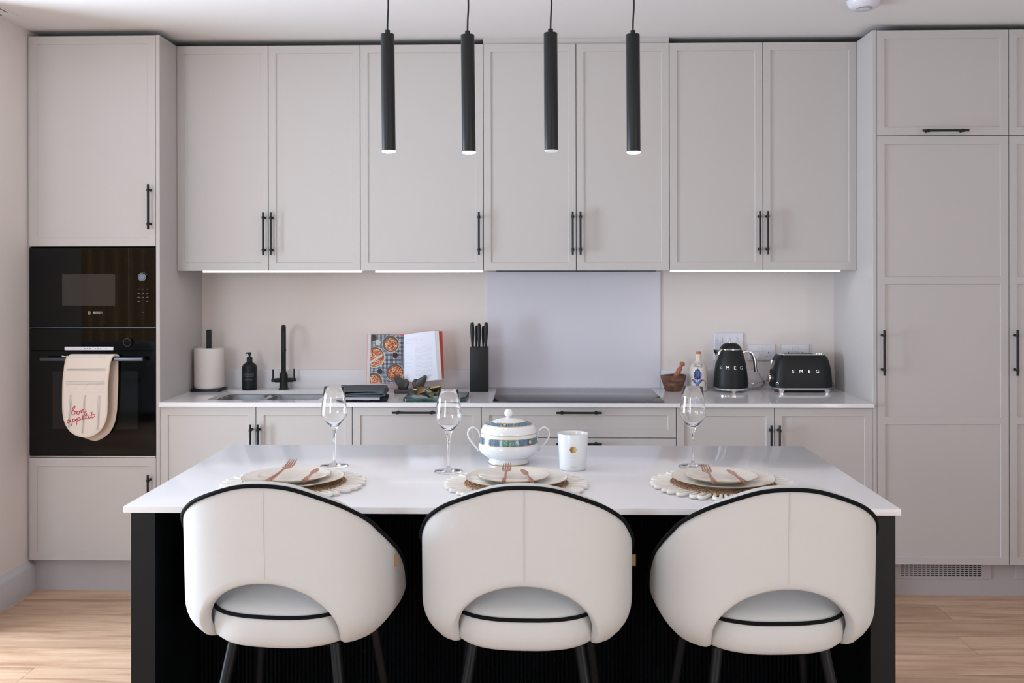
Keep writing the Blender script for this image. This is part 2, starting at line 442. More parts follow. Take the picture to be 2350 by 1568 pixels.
def handle_mesh(L=.208):
    bm = new()
    cyl(bm, (0, 0, -L/2), (0, 0, L/2), .0052, seg=14)
    for s in (-1, 1):
        z = s*(L/2-.0255)
        cyl(bm, (0, 0, z-.0055), (0, 0, z+.0055), .0073, seg=14)
        cyl(bm, (0, -.002, z), (0, .03, z), .0045, .0045, seg=12)
        cyl(bm, (0, .024, z), (0, .032, z), .0062, .0062, seg=12)
    bmesh.ops.recalc_face_normals(bm, faces=bm.faces)
    me = bpy.data.meshes.new('handle'); bm.to_mesh(me); bm.free(); me.materials.append(M['black'])
    for p in me.polygons: p.use_smooth = True
    me.set_sharp_from_angle(angle=math.radians(40))
    return me
HM = handle_mesh()
def handle(parent, x, y, z, horiz=False, off=(0, 0, 0)):
    o = bpy.data.objects.new('handle', HM); C.objects.link(o); o.parent = parent
    o.location = (x-off[0], y-.032-off[1], z-off[2])
    if horiz: o.rotation_euler = (0, PI/2, 0)
    return o

def door_bm(x0, x1, z0, z1, f, openings=None, st=.035, rec=.0055, th=DT):
    """shaker door; openings: list of (za, zb)"""
    bm = new()
    if openings is None: openings = [(z0+.037, z1-.037)]
    X = [x0, x0+st, x1-st, x1]; Z = [z0]
    for a, b in openings: Z += [a, b]
    Z.append(z1)
    opens = set((round(a, 5), round(b, 5)) for a, b in openings)
    def q(pts): bm.faces.new([bm.verts.new(p) for p in pts])
    for i in range(3):
        for j in range(len(Z)-1):
            a, b, c, d = X[i], X[i+1], Z[j], Z[j+1]
            if i == 1 and (round(c, 5), round(d, 5)) in opens:
                e = .0022; g = f+rec
                o = [(a, f, c), (b, f, c), (b, f, d), (a, f, d)]; n = [(a+e, g, c+e), (b-e, g, c+e), (b-e, g, d-e), (a+e, g, d-e)]
                for k in range(4): q([o[k], o[(k+1) % 4], n[(k+1) % 4], n[k]])
                q(n)
            else: q([(a, f, c), (b, f, c), (b, f, d), (a, f, d)])
    g = f+th; O = [(x0, z0), (x1, z0), (x1, z1), (x0, z1)]
    for k in range(4):
        (ax, az), (bx, bz) = O[k], O[(k+1) % 4]
        if az == bz:
            for i in range(3):
                xa, xb = (X[i], X[i+1]) if ax < bx else (X[3-i], X[2-i])
                q([(xa, f, az), (xa, g, az), (xb, g, az), (xb, f, az)])
        else:
            zz = Z if az < bz else Z[::-1]
            for i in range(len(Z)-1): q([(ax, f, zz[i]), (ax, g, zz[i]), (ax, g, zz[i+1]), (ax, f, zz[i+1])])
    q([(x0, g, z0), (x0, g, z1), (x1, g, z1), (x1, g, z0)])
    bmesh.ops.remove_doubles(bm, verts=bm.verts, dist=1e-5)
    return bm

def add_door(root, off, x0, x1, z0, z1, f, name='door', hx=None, hz=None, horiz=False, g=.0017, **k):
    d = make(name, door_bm(x0+g, x1-g, z0+g, z1-g, f, **k), 'paint', root, off=off, sharp=20)
    if hx is not None: handle(d, hx, f, hz, horiz, off)
    return d

def body(root, off, x0, x1, y0, z0, z1, name='carcass', m='inside_gap_shade'):
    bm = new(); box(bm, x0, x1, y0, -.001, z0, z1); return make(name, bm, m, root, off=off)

# --- wall units
ZB, ZT = 1.5075, 2.609
units = [(0.0, .9, 2, [.4325, .4695], 'double-door wall cabinet above the sink, left-most of the wall row', (.115, .9)),
         (.9, 1.5, 1, [1.4795], 'single-door wall cabinet above the open cookbook', (.967, 1.494)),
         (1.5, 2.4, 2, [1.932, 1.9695], 'double-door wall cabinet above the hob with a box filler to the ceiling', None),
         (2.4, 3.3, 2, [2.829, 2.8665], 'double-door wall cabinet above the kettle and toaster', (2.41, 3.232))]
for x0, x1, n, hs, lab, led in units:
    off = (x0, 0, ZB)
    r = thing('wall_cabinet', 'greige '+lab, 'cabinet', off)
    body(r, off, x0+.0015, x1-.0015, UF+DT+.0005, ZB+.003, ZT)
    if n == 2:
        xm = (x0+x1)/2
        add_door(r, off, x0, xm, ZB, ZT, UF, hx=hs[0], hz=1.688)
        add_door(r, off, xm, x1, ZB, ZT, UF, hx=hs[1], hz=1.688)
    else: add_door(r, off, x0, x1, ZB, ZT, UF, hx=hs[0], hz=1.688)
    if led:
        bm = new(); box(bm, led[0], led[1], -.335, -.322, 1.5005, ZB+.002, .001)
        make('led_strip', bm, 'led', r, off=off)['label'] = 'white lit led strip'
    else:
        bm = new(); box(bm, 1.56, 2.34, -.33, -.05, 1.5015, ZB+.003, .002)
        make('extractor_grille', bm, 'darksteel', r, off=off)['label'] = 'dark metal extractor underside'

# --- base units
BZ0, BZ1 = .155, .8745
def base_unit(x0, x1, lab):
    off = (x0, -.3, 0)
    r = thing('base_cabinet', lab, 'cabinet', off)
    zt = .66 if x0 == 0 else .875
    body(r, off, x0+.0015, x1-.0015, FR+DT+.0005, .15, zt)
    return r, off
r, off = base_unit(0.0, .9, 'greige double-door base cabinet under the sink')
add_door(r, off, 0, .45, BZ0, BZ1, FR, hx=.432, hz=.692); add_door(r, off, .45, .9, BZ0, BZ1, FR, hx=.467, hz=.692)
bm = new(); box(bm, .003, .897, FR+DT+.0005, FR+.05, .66, .873); make('front_rail', bm, 'inside_gap_shade', r, off=off)
r, off = base_unit(.9, 1.5, 'greige single-door base cabinet with a horizontal top handle, below the cookbook')
add_door(r, off, .9, 1.5, BZ0, BZ1, FR, hx=1.194, hz=.853, horiz=True)
r, off = base_unit(1.5, 2.4, 'greige drawer base cabinet under the hob, behind the tureen')
for a, b, hz in ((.7335, BZ1, .8535), (.445, .7335, .7095), (BZ0, .445, .42)):
    add_door(r, off, 1.5, 2.4, a, b, FR, name='drawer', hx=1.951, hz=hz, horiz=True, openings=[(a+.037, b-.037)])
r, off = base_unit(2.4, 3.3, 'greige double-door base cabinet under the kettle and toaster')
add_door(r, off, 2.4, 2.85, BZ0, BZ1, FR, hx=2.829, hz=.694); add_door(r, off, 2.85, 3.3, BZ0, BZ1, FR, hx=2.867, hz=.694)

# --- oven tower
off = (-.3, -.3, 0)
r = thing('oven_tower_cabinet', 'tall greige cabinet housing the built-in ovens beside the left wall', 'cabinet', off)
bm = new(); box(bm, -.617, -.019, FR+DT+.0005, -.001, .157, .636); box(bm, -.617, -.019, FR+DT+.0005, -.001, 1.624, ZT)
box(bm, -.617, -.6165, FR+.022, -.001, .636, 1.624); box(bm, -.617, -.019, -.02, -.001, .636, 1.624); make('carcass', bm, 'inside_gap_shade', r, off=off)
bm = new(); box(bm, -.0185, 0, FR, -.0005, 0.0, ZT, .0008); make('end_panel', bm, 'paint', r, off=off)
add_door(r, off, -.618, -.0185, 1.623, ZT, FR, hx=-.043, hz=1.806)
add_door(r, off, -.618, -.0185, .155, .636, FR, hx=-.046, hz=.457)

def oven_pos(): pass
# microwave
off = (-.318, -.6, 1.244)
r = thing('microwave', 'built-in black glass microwave with a round dial, above the oven', 'microwave', off)
bm = new(); box(bm, -.6155, -.0195, FR-.004, FR+.016, 1.246, 1.6155, .0015); box(bm, -.60, -.035, FR+.016, -.03, 1.25, 1.61)
make('body', bm, 'blackglass', r, off=off)
bm = new(); box(bm, -.459, -.209, FR-.0046, FR-.0038, 1.347, 1.494); make('window', bm, 'ovenwin_m' if 'ovenwin_m' in M else 'ovenwin', r, off=off)
bm = new(); box(bm, -.1445, -.1437, FR-.0045, FR-.0038, 1.248, 1.612); box(bm, -.6155, -.0195, FR-.004, FR+.01, 1.2405, 1.2455)
make('trim_line', bm, 'darksteel', r, off=off)
bm = new(); tube(bm, [(-.078, FR-.004, 1.479), (-.078, FR-.016, 1.479), (-.078, FR-.018, 1.479)], [.0165, .0165, .014], 28); k = make('knob', bm, 'darksteel', r, off=off)
bm = new(); tube(bm, [(-.078+.022*math.cos(a), FR-.0045, 1.479+.022*math.sin(a)) for a in [PI*.15+PI*.7*i/14 for i in range(15)]], .0006, 5)
tube(bm, [(-.078+.0175*math.cos(2*PI*i/28), FR-.0165, 1.479+.0175*math.sin(2*PI*i/28)) for i in range(28)], .0008, 6, closed=True)
make('dial_ring', bm, 'steel', r, off=off)
bm = new()
for i, zz in enumerate((1.424, 1.404, 1.385, 1.366)):
    for j, xx in enumerate((-.0985, -.0775, -.057)):
        if i == 3 and j == 1: continue
        w = random.choice((.0035, .0045, .0055)); box(bm, xx-w, xx+w, FR-.0045, FR-.004, zz-.0012, zz+.0012)
box(bm, -.0795, -.0765, FR-.0045, FR-.004, 1.312, 1.315)
make('control_symbols', bm, 'greyprint', r, off=off)
bm = new()
addtext(bm, 'BOSCH', .0125, lambda x, y, z: (-.2895+x*1.12, FR-.0046, 1.312+y))
def _bold(dx): addtext(bm, 'BOSCH', .0125, lambda x, y, z: (-.2895+dx+x*1.12, FR-.0047, 1.312+y))
_bold(.0005)
tube(bm, [(-.331+.006*math.cos(2*PI*i/20), FR-.0045, 1.312+.006*math.sin(2*PI*i/20)) for i in range(20)], .0006, 5, closed=True)
for s in (-1, 1): box(bm, -.331+s*.0026-.0005, -.331+s*.0026+.0005, FR-.0048, FR-.0042, 1.3085, 1.3155)
box(bm, -.3335, -.3285, FR-.0048, FR-.0042, 1.3115, 1.3125)
make('logo', bm, 'whiteprint', r, off=off, rec=False)

# oven
off = (-.318, -.6, .64)
r = thing('oven', 'built-in black glass oven with a bar handle, below the microwave', 'oven', off)
bm = new(); box(bm, -.60, -.035, FR+.016, -.03, .65, 1.235); box(bm, -.6155, -.0195, FR-.004, FR+.016, 1.137, 1.2395, .0015); make('control_panel', bm, 'blackglass', r, off=off)
bm = new(); box(bm, -.6155, -.0195, FR-.004, FR+.016, .648, 1.1345, .0015); d = make('door', bm, 'blackglass', r, off=off)
bm = new(); box(bm, -.505, -.103, FR-.0046, FR-.0038, .77, 1.04); make('window', bm, 'ovenwin', d, off=off)
bm = new(); box(bm, -.545, -.062, FR-.05, FR-.038, 1.0915, 1.1085, .003, 2)
for s in (-.52, -.087): box(bm, s-.012, s+.012, FR-.04, FR-.003, 1.095, 1.106, .002)
make('handle', bm, 'darksteel', d, off=off)
bm = new(); box(bm, -.6155, -.0195, FR-.002, FR+.014, .637, .6455, .001); make('bottom_trim', bm, 'steel', r, off=off)
bm = new(); box(bm, -.447, -.217, FR-.0075, FR-.0038, 1.1385, 1.155, .001); make('display_strip', bm, 'stripwhite', r, off=off)
bm = new()
for i in range(9):
    xx = -.35+i*.0125; w = .004
    if i % 4 != 3: box(bm, xx-w, xx+w*.4, FR-.0079, FR-.0074, 1.1455, 1.1485)
make('strip_symbols', bm, 'greyprint', r, off=off)
bm = new(); tube(bm, [(-.146, FR-.004, 1.176), (-.146, FR-.02, 1.176), (-.146, FR-.023, 1.176)], [.0175, .0175, .015], 28); make('knob', bm, 'blackglass', r, off=off)
bm = new(); tube(bm, [(-.146+.018*math.cos(2*PI*i/28), FR-.0195, 1.176+.018*math.sin(2*PI*i/28)) for i in range(28)], .001, 6, closed=True)
make('knob_ring', bm, 'darksteel', r, off=off)

# --- tall units on the right
for q, x0 in enumerate((3.318, 3.918)):
    off = (x0+.3, -.3, 0)
    lab = ('tall greige cabinet with long three-panel door and flap above, right of the worktop', 'tall greige cabinet cut off by the right edge of the frame')[q]
    r = thing('tall_cabinet', lab, 'cabinet', off)
    bm = new(); box(bm, x0+.001, x0+.599, FR+DT+.0005, -.001, .15, ZT); make('carcass', bm, 'inside_gap_shade', r, off=off)
    if q == 0:
        bm = new(); box(bm, 3.3, 3.318, FR, -.0005, 0.0, ZT, .0008); make('end_panel', bm, 'paint', r, off=off)
    add_door(r, off, x0, x0+.6, 2.1235, ZT, FR, name='flap_door', hx=x0+.3025, hz=2.143, horiz=True)
    add_door(r, off, x0, x0+.6, .155, 2.1235, FR, hx=x0+.0235, hz=1.13, openings=[(.19, .801), (.832, 1.4425), (1.4765, 2.085)])

# --- plinths
bm = new(); box(bm, XL+.001, -.019, -.552, -.535, 0, .153); tag(make('plinth', bm, 'plinth'), 'grey plinth board under the oven tower', 'plinth')
bm = new(); box(bm, .001, 3.299, -.552, -.535, 0, .149); tag(make('plinth', bm, 'plinth'), 'grey plinth board under the base cabinets, hidden behind the island', 'plinth')
bm = new(); box(bm, 3.319, XR-.001, -.545, -.528, 0, .149); tag(make('plinth', bm, 'plinth'), 'grey plinth board under the tall right-hand cabinets', 'plinth')
for x0, x1, lab in ((3.40, 3.858, 'long slotted vent grille in the plinth just right of the island'), (3.966, 4.424, 'slotted vent grille in the plinth at the right frame edge')):
    root = thing('vent_grille', lab, 'vent', (x0, -.546, .075))
    off = (x0, -.546, .075)
    bm = new(); box(bm, x0, x1, -.5495, -.5455, .0765, .1475, .001); make('plate', bm, 'plinth', root, off=off)
    bm = new(); xa = x0+.045
    while xa+.019 < x1-.025:
        for j in range(6):
            z = .0905+j*.0093; box(bm, xa, xa+.0145, -.5503, -.549, z, z+.0047)
        xa += .0195
    make('slots', bm, 'darkslot', root, off=off)

# --- worktop with sink cut-out
WT = .897
root = thing('worktop', 'long white quartz worktop along the back wall', 'worktop', (1.65, -.31, .877)); off = (1.65, -.31, .877)
bm = new()
sx0, sx1, sy0, sy1 = .19, .722, -.533, -.143
def slab(bm, X0, X1, Y0, Y1, z0, z1, hole=None, rad=.035):
    if hole is None: return box(bm, X0, X1, Y0, Y1, z0, z1, .002, 2)
    hx0, hx1, hy0, hy1 = hole
    inn = []
    for cx, cy, a0 in ((hx1-rad, hy1-rad, 0), (hx0+rad, hy1-rad, PI/2), (hx0+rad, hy0+rad, PI), (hx1-rad, hy0+rad, 1.5*PI)):
        for k in range(7): a = a0+PI/2*k/6; inn.append((cx+rad*math.cos(a), cy+rad*math.sin(a)))
    cor = [(X1, Y1), (X0, Y1), (X0, Y0), (X1, Y0)]
    for z, b in ((z1, 0), (z0, 0)):
        vi = [bm.verts.new((x, y, z)) for x, y in inn]; vo = [bm.verts.new((x, y, z)) for x, y in cor]
        for c in range(4):
            for k in range(6): bm.faces.new((vo[c], vi[c*7+k], vi[c*7+k+1]))
            d = (c+1) % 4; bm.faces.new((vo[c], vi[c*7+6], vi[d*7], vo[d]))
    for c in range(4):
        a, b = cor[c], cor[(c+1) % 4]; bm.faces.new([bm.verts.new(p) for p in ((*a, z0), (*b, z0), (*b, z1), (*a, z1))])
    n = len(inn)
    for k in range(n):
        a, b = inn[k], inn[(k+1) % n]; bm.faces.new([bm.verts.new(p) for p in ((*a, z0), (*b, z0), (*b, z1), (*a, z1))])
    bmesh.ops.remove_doubles(bm, verts=bm.verts, dist=1e-5)
slab(bm, .0005, 3.3, -.62, -.0005, .877, WT, (sx0, sx1, sy0, sy1))
make('slab', bm, 'quartz', root, off=off)
for a, b in ((.0005, 1.5), (2.404, 3.2995)):
    bm = new(); box(bm, a, b, -.0205, -.0005, WT, .993, .0012, 2); make('upstand', bm, 'quartz3', root, off=off)
bm = new(); box(bm, 1.5015, 2.4025, -.0075, -.0005, WT+.0005, ZB-.004, .0008)
tag(make('splashback', bm, 'splash'), 'lilac-grey glass splashback panel behind the hob', 'splashback')

# sink
root = thing('sink', 'undermounted steel sink with two bowls in the worktop', 'sink', (.456, -.34, .69)); off = (.456, -.34, .69)
def bowl(x0, x1, y0, y1, zt, zb, rad=.035):
    bm = new(); rs = []
    def rr(x0, x1, y0, y1, rad, z):
        o = []
        for cx, cy, a0 in ((x1-rad, y1-rad, 0), (x0+rad, y1-rad, PI/2), (x0+rad, y0+rad, PI), (x1-rad, y0+rad, 1.5*PI)):
            for k in range(6): a = a0+PI/2*k/5; o.append((cx+rad*math.cos(a), cy+rad*math.sin(a), z))
        return o
    rs.append(rr(x0-.012, x1+.012, y0-.012, y1+.012, rad+.012, zt)); rs.append(rr(x0, x1, y0, y1, rad, zt)); rs.append(rr(x0+.002, x1-.002, y0+.002, y1-.002, rad, zb+.03))
    rs.append(rr(x0+.01, x1-.01, y0+.01, y1-.01, rad, zb+.008)); rs.append(rr(x0+.03, x1-.03, y0+.03, y1-.03, rad, zb))
    rings(bm, rs, cap0=False, cap1=True)
    return bm
make('small_bowl', bowl(.205, .405, -.52, -.157, .8755, .74), 'steel', root, off=off)
make('large_bowl', bowl(.43, .708, -.52, -.157, .8755, .70), 'steel', root, off=off)
for x0, bw in ((.27, kids(root)[0]), (.55, kids(root)[1])):
    for k in range(4):
        bm = new(); x = x0+k*.012+(.006 if k > 1 else 0); cyl(bm, (x, -.1592, .848), (x, -.1612, .848), .0042, seg=10)
        make('overflow_hole', bm, 'darkslot', bw, off=off)

# hob
root = thing('hob', 'flat black glass induction hob set on the worktop', 'hob', (1.95, -.335, WT)); off = (1.95, -.335, WT)
bm = new(); box(bm, 1.553, 2.347, -.597, -.078, WT+.0002, .9022, .0015, 2); make('glass_top', bm, 'hob', root, off=off)
bm = new(); addtext(bm, 'BOSCH', .0085, lambda x, y, z: (2.255+x, -.575+y, .9026))
make('printing', bm, 'whiteprint', root, off=off, rec=False)

# ------------------------------------------------------------------ island
IX0, IX1, IY0, IY1 = .688, 2.671, -2.709, -1.778
root = thing('kitchen_island', 'black kitchen island with fluted front panel under the white top', 'island', (1.68, -2.2, 0)); off = (1.68, -2.2, 0)
bm = new(); box(bm, .7, .764, -2.692, -1.80, 0, .8815, .0012); make('end_panel', bm, 'blackpaint', root, off=off)
bm = new(); box(bm, 2.598, 2.662, -2.692, -1.80, 0, .8815, .0012); make('end_panel', bm, 'blackpaint', root, off=off)
bm = new(); box(bm, .7645, 2.5975, -2.335, -1.80, 0.0, .8815); make('carcass', bm, 'blackpaint', root, off=off)
bm = new(); xs = []; x = .7645
while x < 2.5975-1e-4:
    xs.append((x, -2.337)); xs += [(x+.0015, -2.3385), (x+.003, -2.345), (x+.006, -2.3485), (x+.009, -2.345), (x+.0105, -2.3385)]; x += .012
xs.append((2.5975, -2.337)); xs = [p for p in xs if p[0] <= 2.5976]
rings(bm, [[(a, b, .0) for a, b in xs], [(a, b, .8815) for a, b in xs]], False, False, close=False); make('fluted_panel', bm, 'blackpaint', root, off=off, rec=False)
bm = new(); box(bm, IX0, IX1, IY0, IY1, .882, .9, .0025, 3)
tag(make('island_worktop', bm, 'quartz2'), 'white quartz top of the kitchen island, set with three places', 'worktop')

# ------------------------------------------------------------------ bar chairs
A, B, NE = .267, .25, 3.2
def plan_pts():
    """superellipse sampled finely with arclength, from rear centre to the front (right half)"""
    out = []; s = 0; last = None
    N = 900
    for i in range(N+1):
        ph = PI*.86*i/N
        x = A*abs(math.sin(ph))**(2/NE); c = math.cos(ph); y = -B*math.copysign(abs(c)**(2/NE), c)
        if last: s += math.hypot(x-last[0], y-last[1])
        out.append((s, x, y)); last = (x, y)
    return out
PLAN = plan_pts()
def plan(s):
    t = abs(s); sg = 1 if s >= 0 else -1
    lo, hi = 0, len(PLAN)-1
    while hi-lo > 1:
        m = (lo+hi)//2
        if PLAN[m][0] < t: lo = m
        else: hi = m
    a, b = PLAN[lo], PLAN[hi]; u = (t-a[0])/max(b[0]-a[0], 1e-9); u = max(0, min(1, u))
    return Vector((sg*(a[1]+(b[1]-a[1])*u), a[2]+(b[2]-a[2])*u))
def pnorm(s):
    a, b = plan(s-.006), plan(s+.006); t = (b-a).normalized(); return Vector((t.y, -t.x))
ZTOP = [(0, .990), (.06, .986), (.113, .972), (.18, .946), (.22, .924), (.265, .894), (.30, .864), (.36, .822), (.42, .785), (.46, .755), (.49, .722), (.505, .695), (.515, .665)]
ZBOT = [(0, .762), (.05, .757), (.10, .740), (.135, .716), (.16, .690), (.178, .660), (.19, .632), (.203, .610), (.22, .601), (.3, .598), (.48, .606), (.5, .618), (.515, .645)]
def shellpt(s, z, inset=0.0):
    p = plan(s); n = pnorm(s); k = 1.0
    if z < .69: k = 1-.135*((.69-z)/.09)**2.6
    lean = -.012*(z-.75)/.24
    q = Vector((p.x*k, p.y*k))-n*inset
    return Vector((q.x, q.y+lean, z))
def make_chair(label, group):
    root = thing('bar_chair', label, 'chair', (0, 0, 0), 0, group)
    S = .515; N = 120; th = .034; cols = []
    for i in range(N+1):
        u = -1+2*i/N; s = S*u
        zt = sinterp(abs(s), ZTOP); zb = sinterp(abs(s), ZBOT); K = 16
        ring = [shellpt(s, zb+(zt-zb)*k/K) for k in range(K+1)]
        for a in (.25, .5, .75): ring.append(shellpt(s, zt+.011*math.sin(PI*a), th*(1-math.cos(PI*a))/2))
        ring += [shellpt(s, zb+(zt-zb)*k/K, th) for k in range(K, -1, -1)]
        for a in (.75, .5, .25): ring.append(shellpt(s, zb-.009*math.sin(PI*a), th*(1-math.cos(PI*a))/2))
        cols.append(ring)
    bm = new(); rings(bm, cols); make('backrest', bm, 'fabric', root, sharp=70)
    bm = new(); tube(bm, [shellpt(S*(-1+2*i/N), sinterp(abs(S*(-1+2*i/N)), ZTOP)+.003, -.0015) for i in range(N+1)], .0052, 8)
    make('back_piping', bm, 'piping', root)['label'] = 'black piping along the backrest edge'
    bm = new(); tube(bm, [shellpt(.001, .768+(.985-.768)*k/20, -.0006) for k in range(21)], .0014, 6); make('back_seam', bm, 'fabric', root)
    def se(a, b, z, n=2.7, N=64):
        o = []
        for i in range(N):
            t = 2*PI*i/N; c, s = math.cos(t), math.sin(t)
            o.append((a*math.copysign(abs(c)**(2/n), c), b*math.copysign(abs(s)**(2/n), s), z))
        return o
    a, b = .198, .238
    bm = new()
    rings(bm, [[(0, 0, .588)]]+[se(a*k, b*k, z) for k, z in ((.5, .588), (.8, .589), (.92, .594), (.98, .606), (1.0, .63), (.998, .65), (.985, .667), (.965, .675), (.92, .684), (.8, .694), (.55, .702), (.3, .705))]+[[(0, 0, .706)]])
    make('seat', bm, 'fabric', root, sharp=70)
    bm = new(); tube(bm, se(a*.985, b*.985, .672), .005, 8, closed=True); make('seat_piping', bm, 'piping', root)['label'] = 'black piping round the seat'
    bm = new(); box(bm, -.12, .12, -.12, .16, .566, .5885, .006, 2); make('seat_frame', bm, 'blackpaint', root)
    for sx in (-1, 1):
        for fr in (0, 1):
            if fr: p0, p1 = (sx*.155, .13, .575), (sx*.225, .23, 0)
            else: p0, p1 = (sx*.132, -.115, .575), (sx*.225, -.225, 0)
            bm = new(); tube(bm, [p0, tuple(p0[k]*.35+p1[k]*.65 for k in range(3)), p1], [.0145, .0115, .009], 16); make('leg', bm, 'blackpaint', root)
    bm = new(); box(bm, .258, .2765, -.05, -.047, .752, .781); make('fabric_tag', bm, 'tan', root)['label'] = 'small tan sewn-in tag'
    return root
g = 'bar chairs tucked under the island'
ch = make_chair('ivory upholstered bar chair with black piping, middle of the three, facing the tureen', g)
ch.location = (1.727, -2.648, 0); ch.rotation_euler = (0, 0, -.03)
dup(ch, (1.130, -2.640, 0), -.12, 'ivory upholstered bar chair with black piping, left of the three at the island', g)
c3 = dup(ch, (2.318, -2.660, 0), .07, 'ivory upholstered bar chair with black piping, right of the three at the island', g, skip=('fabric_tag',))

# ------------------------------------------------------------------ pendants
def pendant(x, zb, lit, label, y=-2.24):
    zt = zb+.354
    root = thing('pendant_lamp', label, 'lamp', (x, y, zb), 0, 'slim black tube pendants over the island')
    bm = new(); tube(bm, [(0, 0, .0018), (0, 0, .004), (0, 0, .352), (0, 0, .354)], [.0198, .0205, .0205, .0198], 36)
    tube(bm, [(0, 0, .353), (0, 0, .366)], .0078, 20); make('shade', bm, 'black', root)
    bm = new(); lathe(bm, [(0, -.005), (.012, -.0045), (.0185, -.0032), (.0208, -.001), (.0205, .0018), (0, .0018)], 36)
    make('light_lens', bm, 'lens_on' if lit else 'lens_dim', root)['label'] = 'glowing lens' if lit else 'dim unlit-looking lens'
    ztop = ZC-zb
    pts = smooth([(0, 0, .365), (.0012, 0, .40), (.0035, 0, .44), (.003, 0, .5), (0, 0, .6), (0, 0, ztop-.02)], 6)
    bm = new(); tube(bm, pts, .0027, 8); make('cable', bm, 'black', root)
    bm = new(); tube(bm, [(0, 0, ztop-.025), (0, 0, ztop-.0005)], .03, 24); make('ceiling_rose', bm, 'black', root)
    return root
for x, z, l, t in ((1.307, 1.865, 1, 'slim black tube pendant, first from the left, lit'), (1.549, 1.861, 1, 'slim black tube pendant, second from the left, lit'),
                   (1.797, 1.865, 0, 'slim black tube pendant, third from the left, with the dim lens'), (2.044, 1.859, 1, 'slim black tube pendant, furthest right, lit')):
    p = pendant(x, z, l, t); p.rotation_euler = (0, math.radians(-.6 if x < 1.7 else -.3), 0)

# smoke alarm and ceiling grille
root = thing('smoke_alarm', 'round white smoke alarm on the ceiling at the top edge', 'alarm', (3.13, -1.0, ZC))
bm = new(); lathe(bm, [(0, -.034), (.045, -.034), (.058, -.026), (.066, -.012), (.07, -.0005)], 40); make('cover', bm, 'whiteplastic', root)
bm = new()
for i in range(9):
    a = PI*1.1+PI*.8*i/8; box(bm, .03*math.cos(a)-.0022, .03*math.cos(a)+.0022, .038*math.sin(a)-.012, .038*math.sin(a)+.012, -.0348, -.034)
make('grille_slots', bm, 'greycable', root)
bm = new()
box(bm, -.62, -.53, -1.5, -.86, ZC-.003, ZC-.0002)
root2 = thing('ceiling_vent', 'white slot vent on the ceiling in the top left corner', 'vent', (-.575, -1.18, ZC)); make('plate', bm, 'ceil', root2, off=(-.575, -1.18, ZC))
bm = new(); box(bm, -.60, -.594, -1.5, -.88, ZC-.0036, ZC-.003); box(bm, -.548, -.542, -1.5, -.93, ZC-.0036, ZC-.003); make('slots', bm, 'darkslot', root2, off=(-.575, -1.18, ZC))

# ------------------------------------------------------------------ wine glasses
def wineglass():
    root = thing('wine_glass', '', 'glass', (0, 0, 0))
    outer = [(0, 0), (.0425, 0), (.0437, .0012), (.042, .0025), (.02, .0045), (.0085, .0085), (.0052, .0135), (.0036, .02), (.0032, .05), (.0034, .085), (.0045, .1), (.0078, .113), (.0125, .122), (.0245, .1365), (.0345, .1495), (.0386, .156), (.0403, .1625), (.0402, .1695), (.0388, .18), (.0343, .213), (.0303, .2455)]
    inner = [(.0297, .2455), (.0337, .213), (.0382, .18), (.0396, .1695), (.0396, .1627), (.0379, .1564), (.0338, .1501), (.0235, .1368), (.010, .1255), (.003, .1225), (0, .122)]
    bm = new(); lathe(bm, outer[:10], 44, cap1=True); make('stem_and_foot', bm, 'glass', root, sharp=50)
    # bowl shares its ring with the stem
    bm = new(); lathe(bm, outer[9:]+[(.0300, .2459)]+inner, 44, cap0=True); make('bowl', bm, 'glass', root, sharp=60)
    return root
gg = 'stemmed wine glasses on the island'
w = wineglass(); w['group'] = gg; w['label'] = 'clear wine glass behind the left-hand plate'; w.location = (1.125, -2.164, .9002)
dup(w, (1.487, -2.245, .9002), .4, 'clear wine glass left of the tureen', gg)
dup(w, (2.233, -2.154, .9002), .8, 'clear wine glass behind the right-hand plate', gg)

# ------------------------------------------------------------------ tureen
TX, TY = 1.664, -2.098
root = thing('soup_tureen', 'white lidded china tureen with a blue ornament band and two loop handles', 'tureen', (TX, TY, .9002))
bprof = [(0, .002), (.055, .002), (.062, 0), (.0645, .002), (.0625, .008), (.0608, .0165), (.066, .0185), (.080, .027), (.091, .038), (.0952, .048), (.0945, .056), (.0912, .0655), (.0895, .076), (.0888, .086), (.0885, .0945), (.0845, .0945), (0, .09)]
bm = new(); lathe(bm, bprof, 64); b = make('body', bm, 'china', root, sharp=60)
bm = new(); lathe(bm, [(.0897, .0655), (.0919, .0657), (.0903, .076), (.0896, .084), (.088, .084)], 64, cap0=False, cap1=False, mi=0)
def cylmap(rad_fn, off=.0012):
    return lambda a, z: (math.sin(a)*(rad_fn(z)+off), -math.cos(a)*(rad_fn(z)+off), z)
rf = lambda z: interp(z, [(.056, .0945), (.0655, .0919), (.076, .0903), (.084, .0896)])
patch(bm, [(-.2, .0665), (-.01, .0665), (-.01, .0832), (-.2, .0832)], cylmap(rf, .0006), 1)
patch(bm, [(.02, .0665), (.20, .0665), (.20, .0832), (.02, .0832)], cylmap(rf, .0006), 1)
for a in (-.78, .83):
    patch(bm, [(a+x, .0748+y) for x, y in ell(0, 0, .088, .0088)], cylmap(rf, .0008), 3); patch(bm, [(a+x, .0748+y) for x, y in ell(0, 0, .062, .0066)], cylmap(rf, .0012), 4)
for z in (.0648, .0847): tube(bm, [(math.sin(2*PI*i/64)*(rf(z)+.0004), -math.cos(2*PI*i/64)*(rf(z)+.0004), z) for i in range(64)], .0009, 6, closed=True, mi=2)
tube(bm, [(math.sin(2*PI*i/64)*.0645, -math.cos(2*PI*i/64)*.0645, .0025) for i in range(64)], .0008, 6, closed=True, mi=2)
M['maroon'] = mat('maroon_glaze', srgb(120, 66, 76), .15); M['paleg'] = mat('pale_green_glaze', srgb(168, 204, 180), .15)
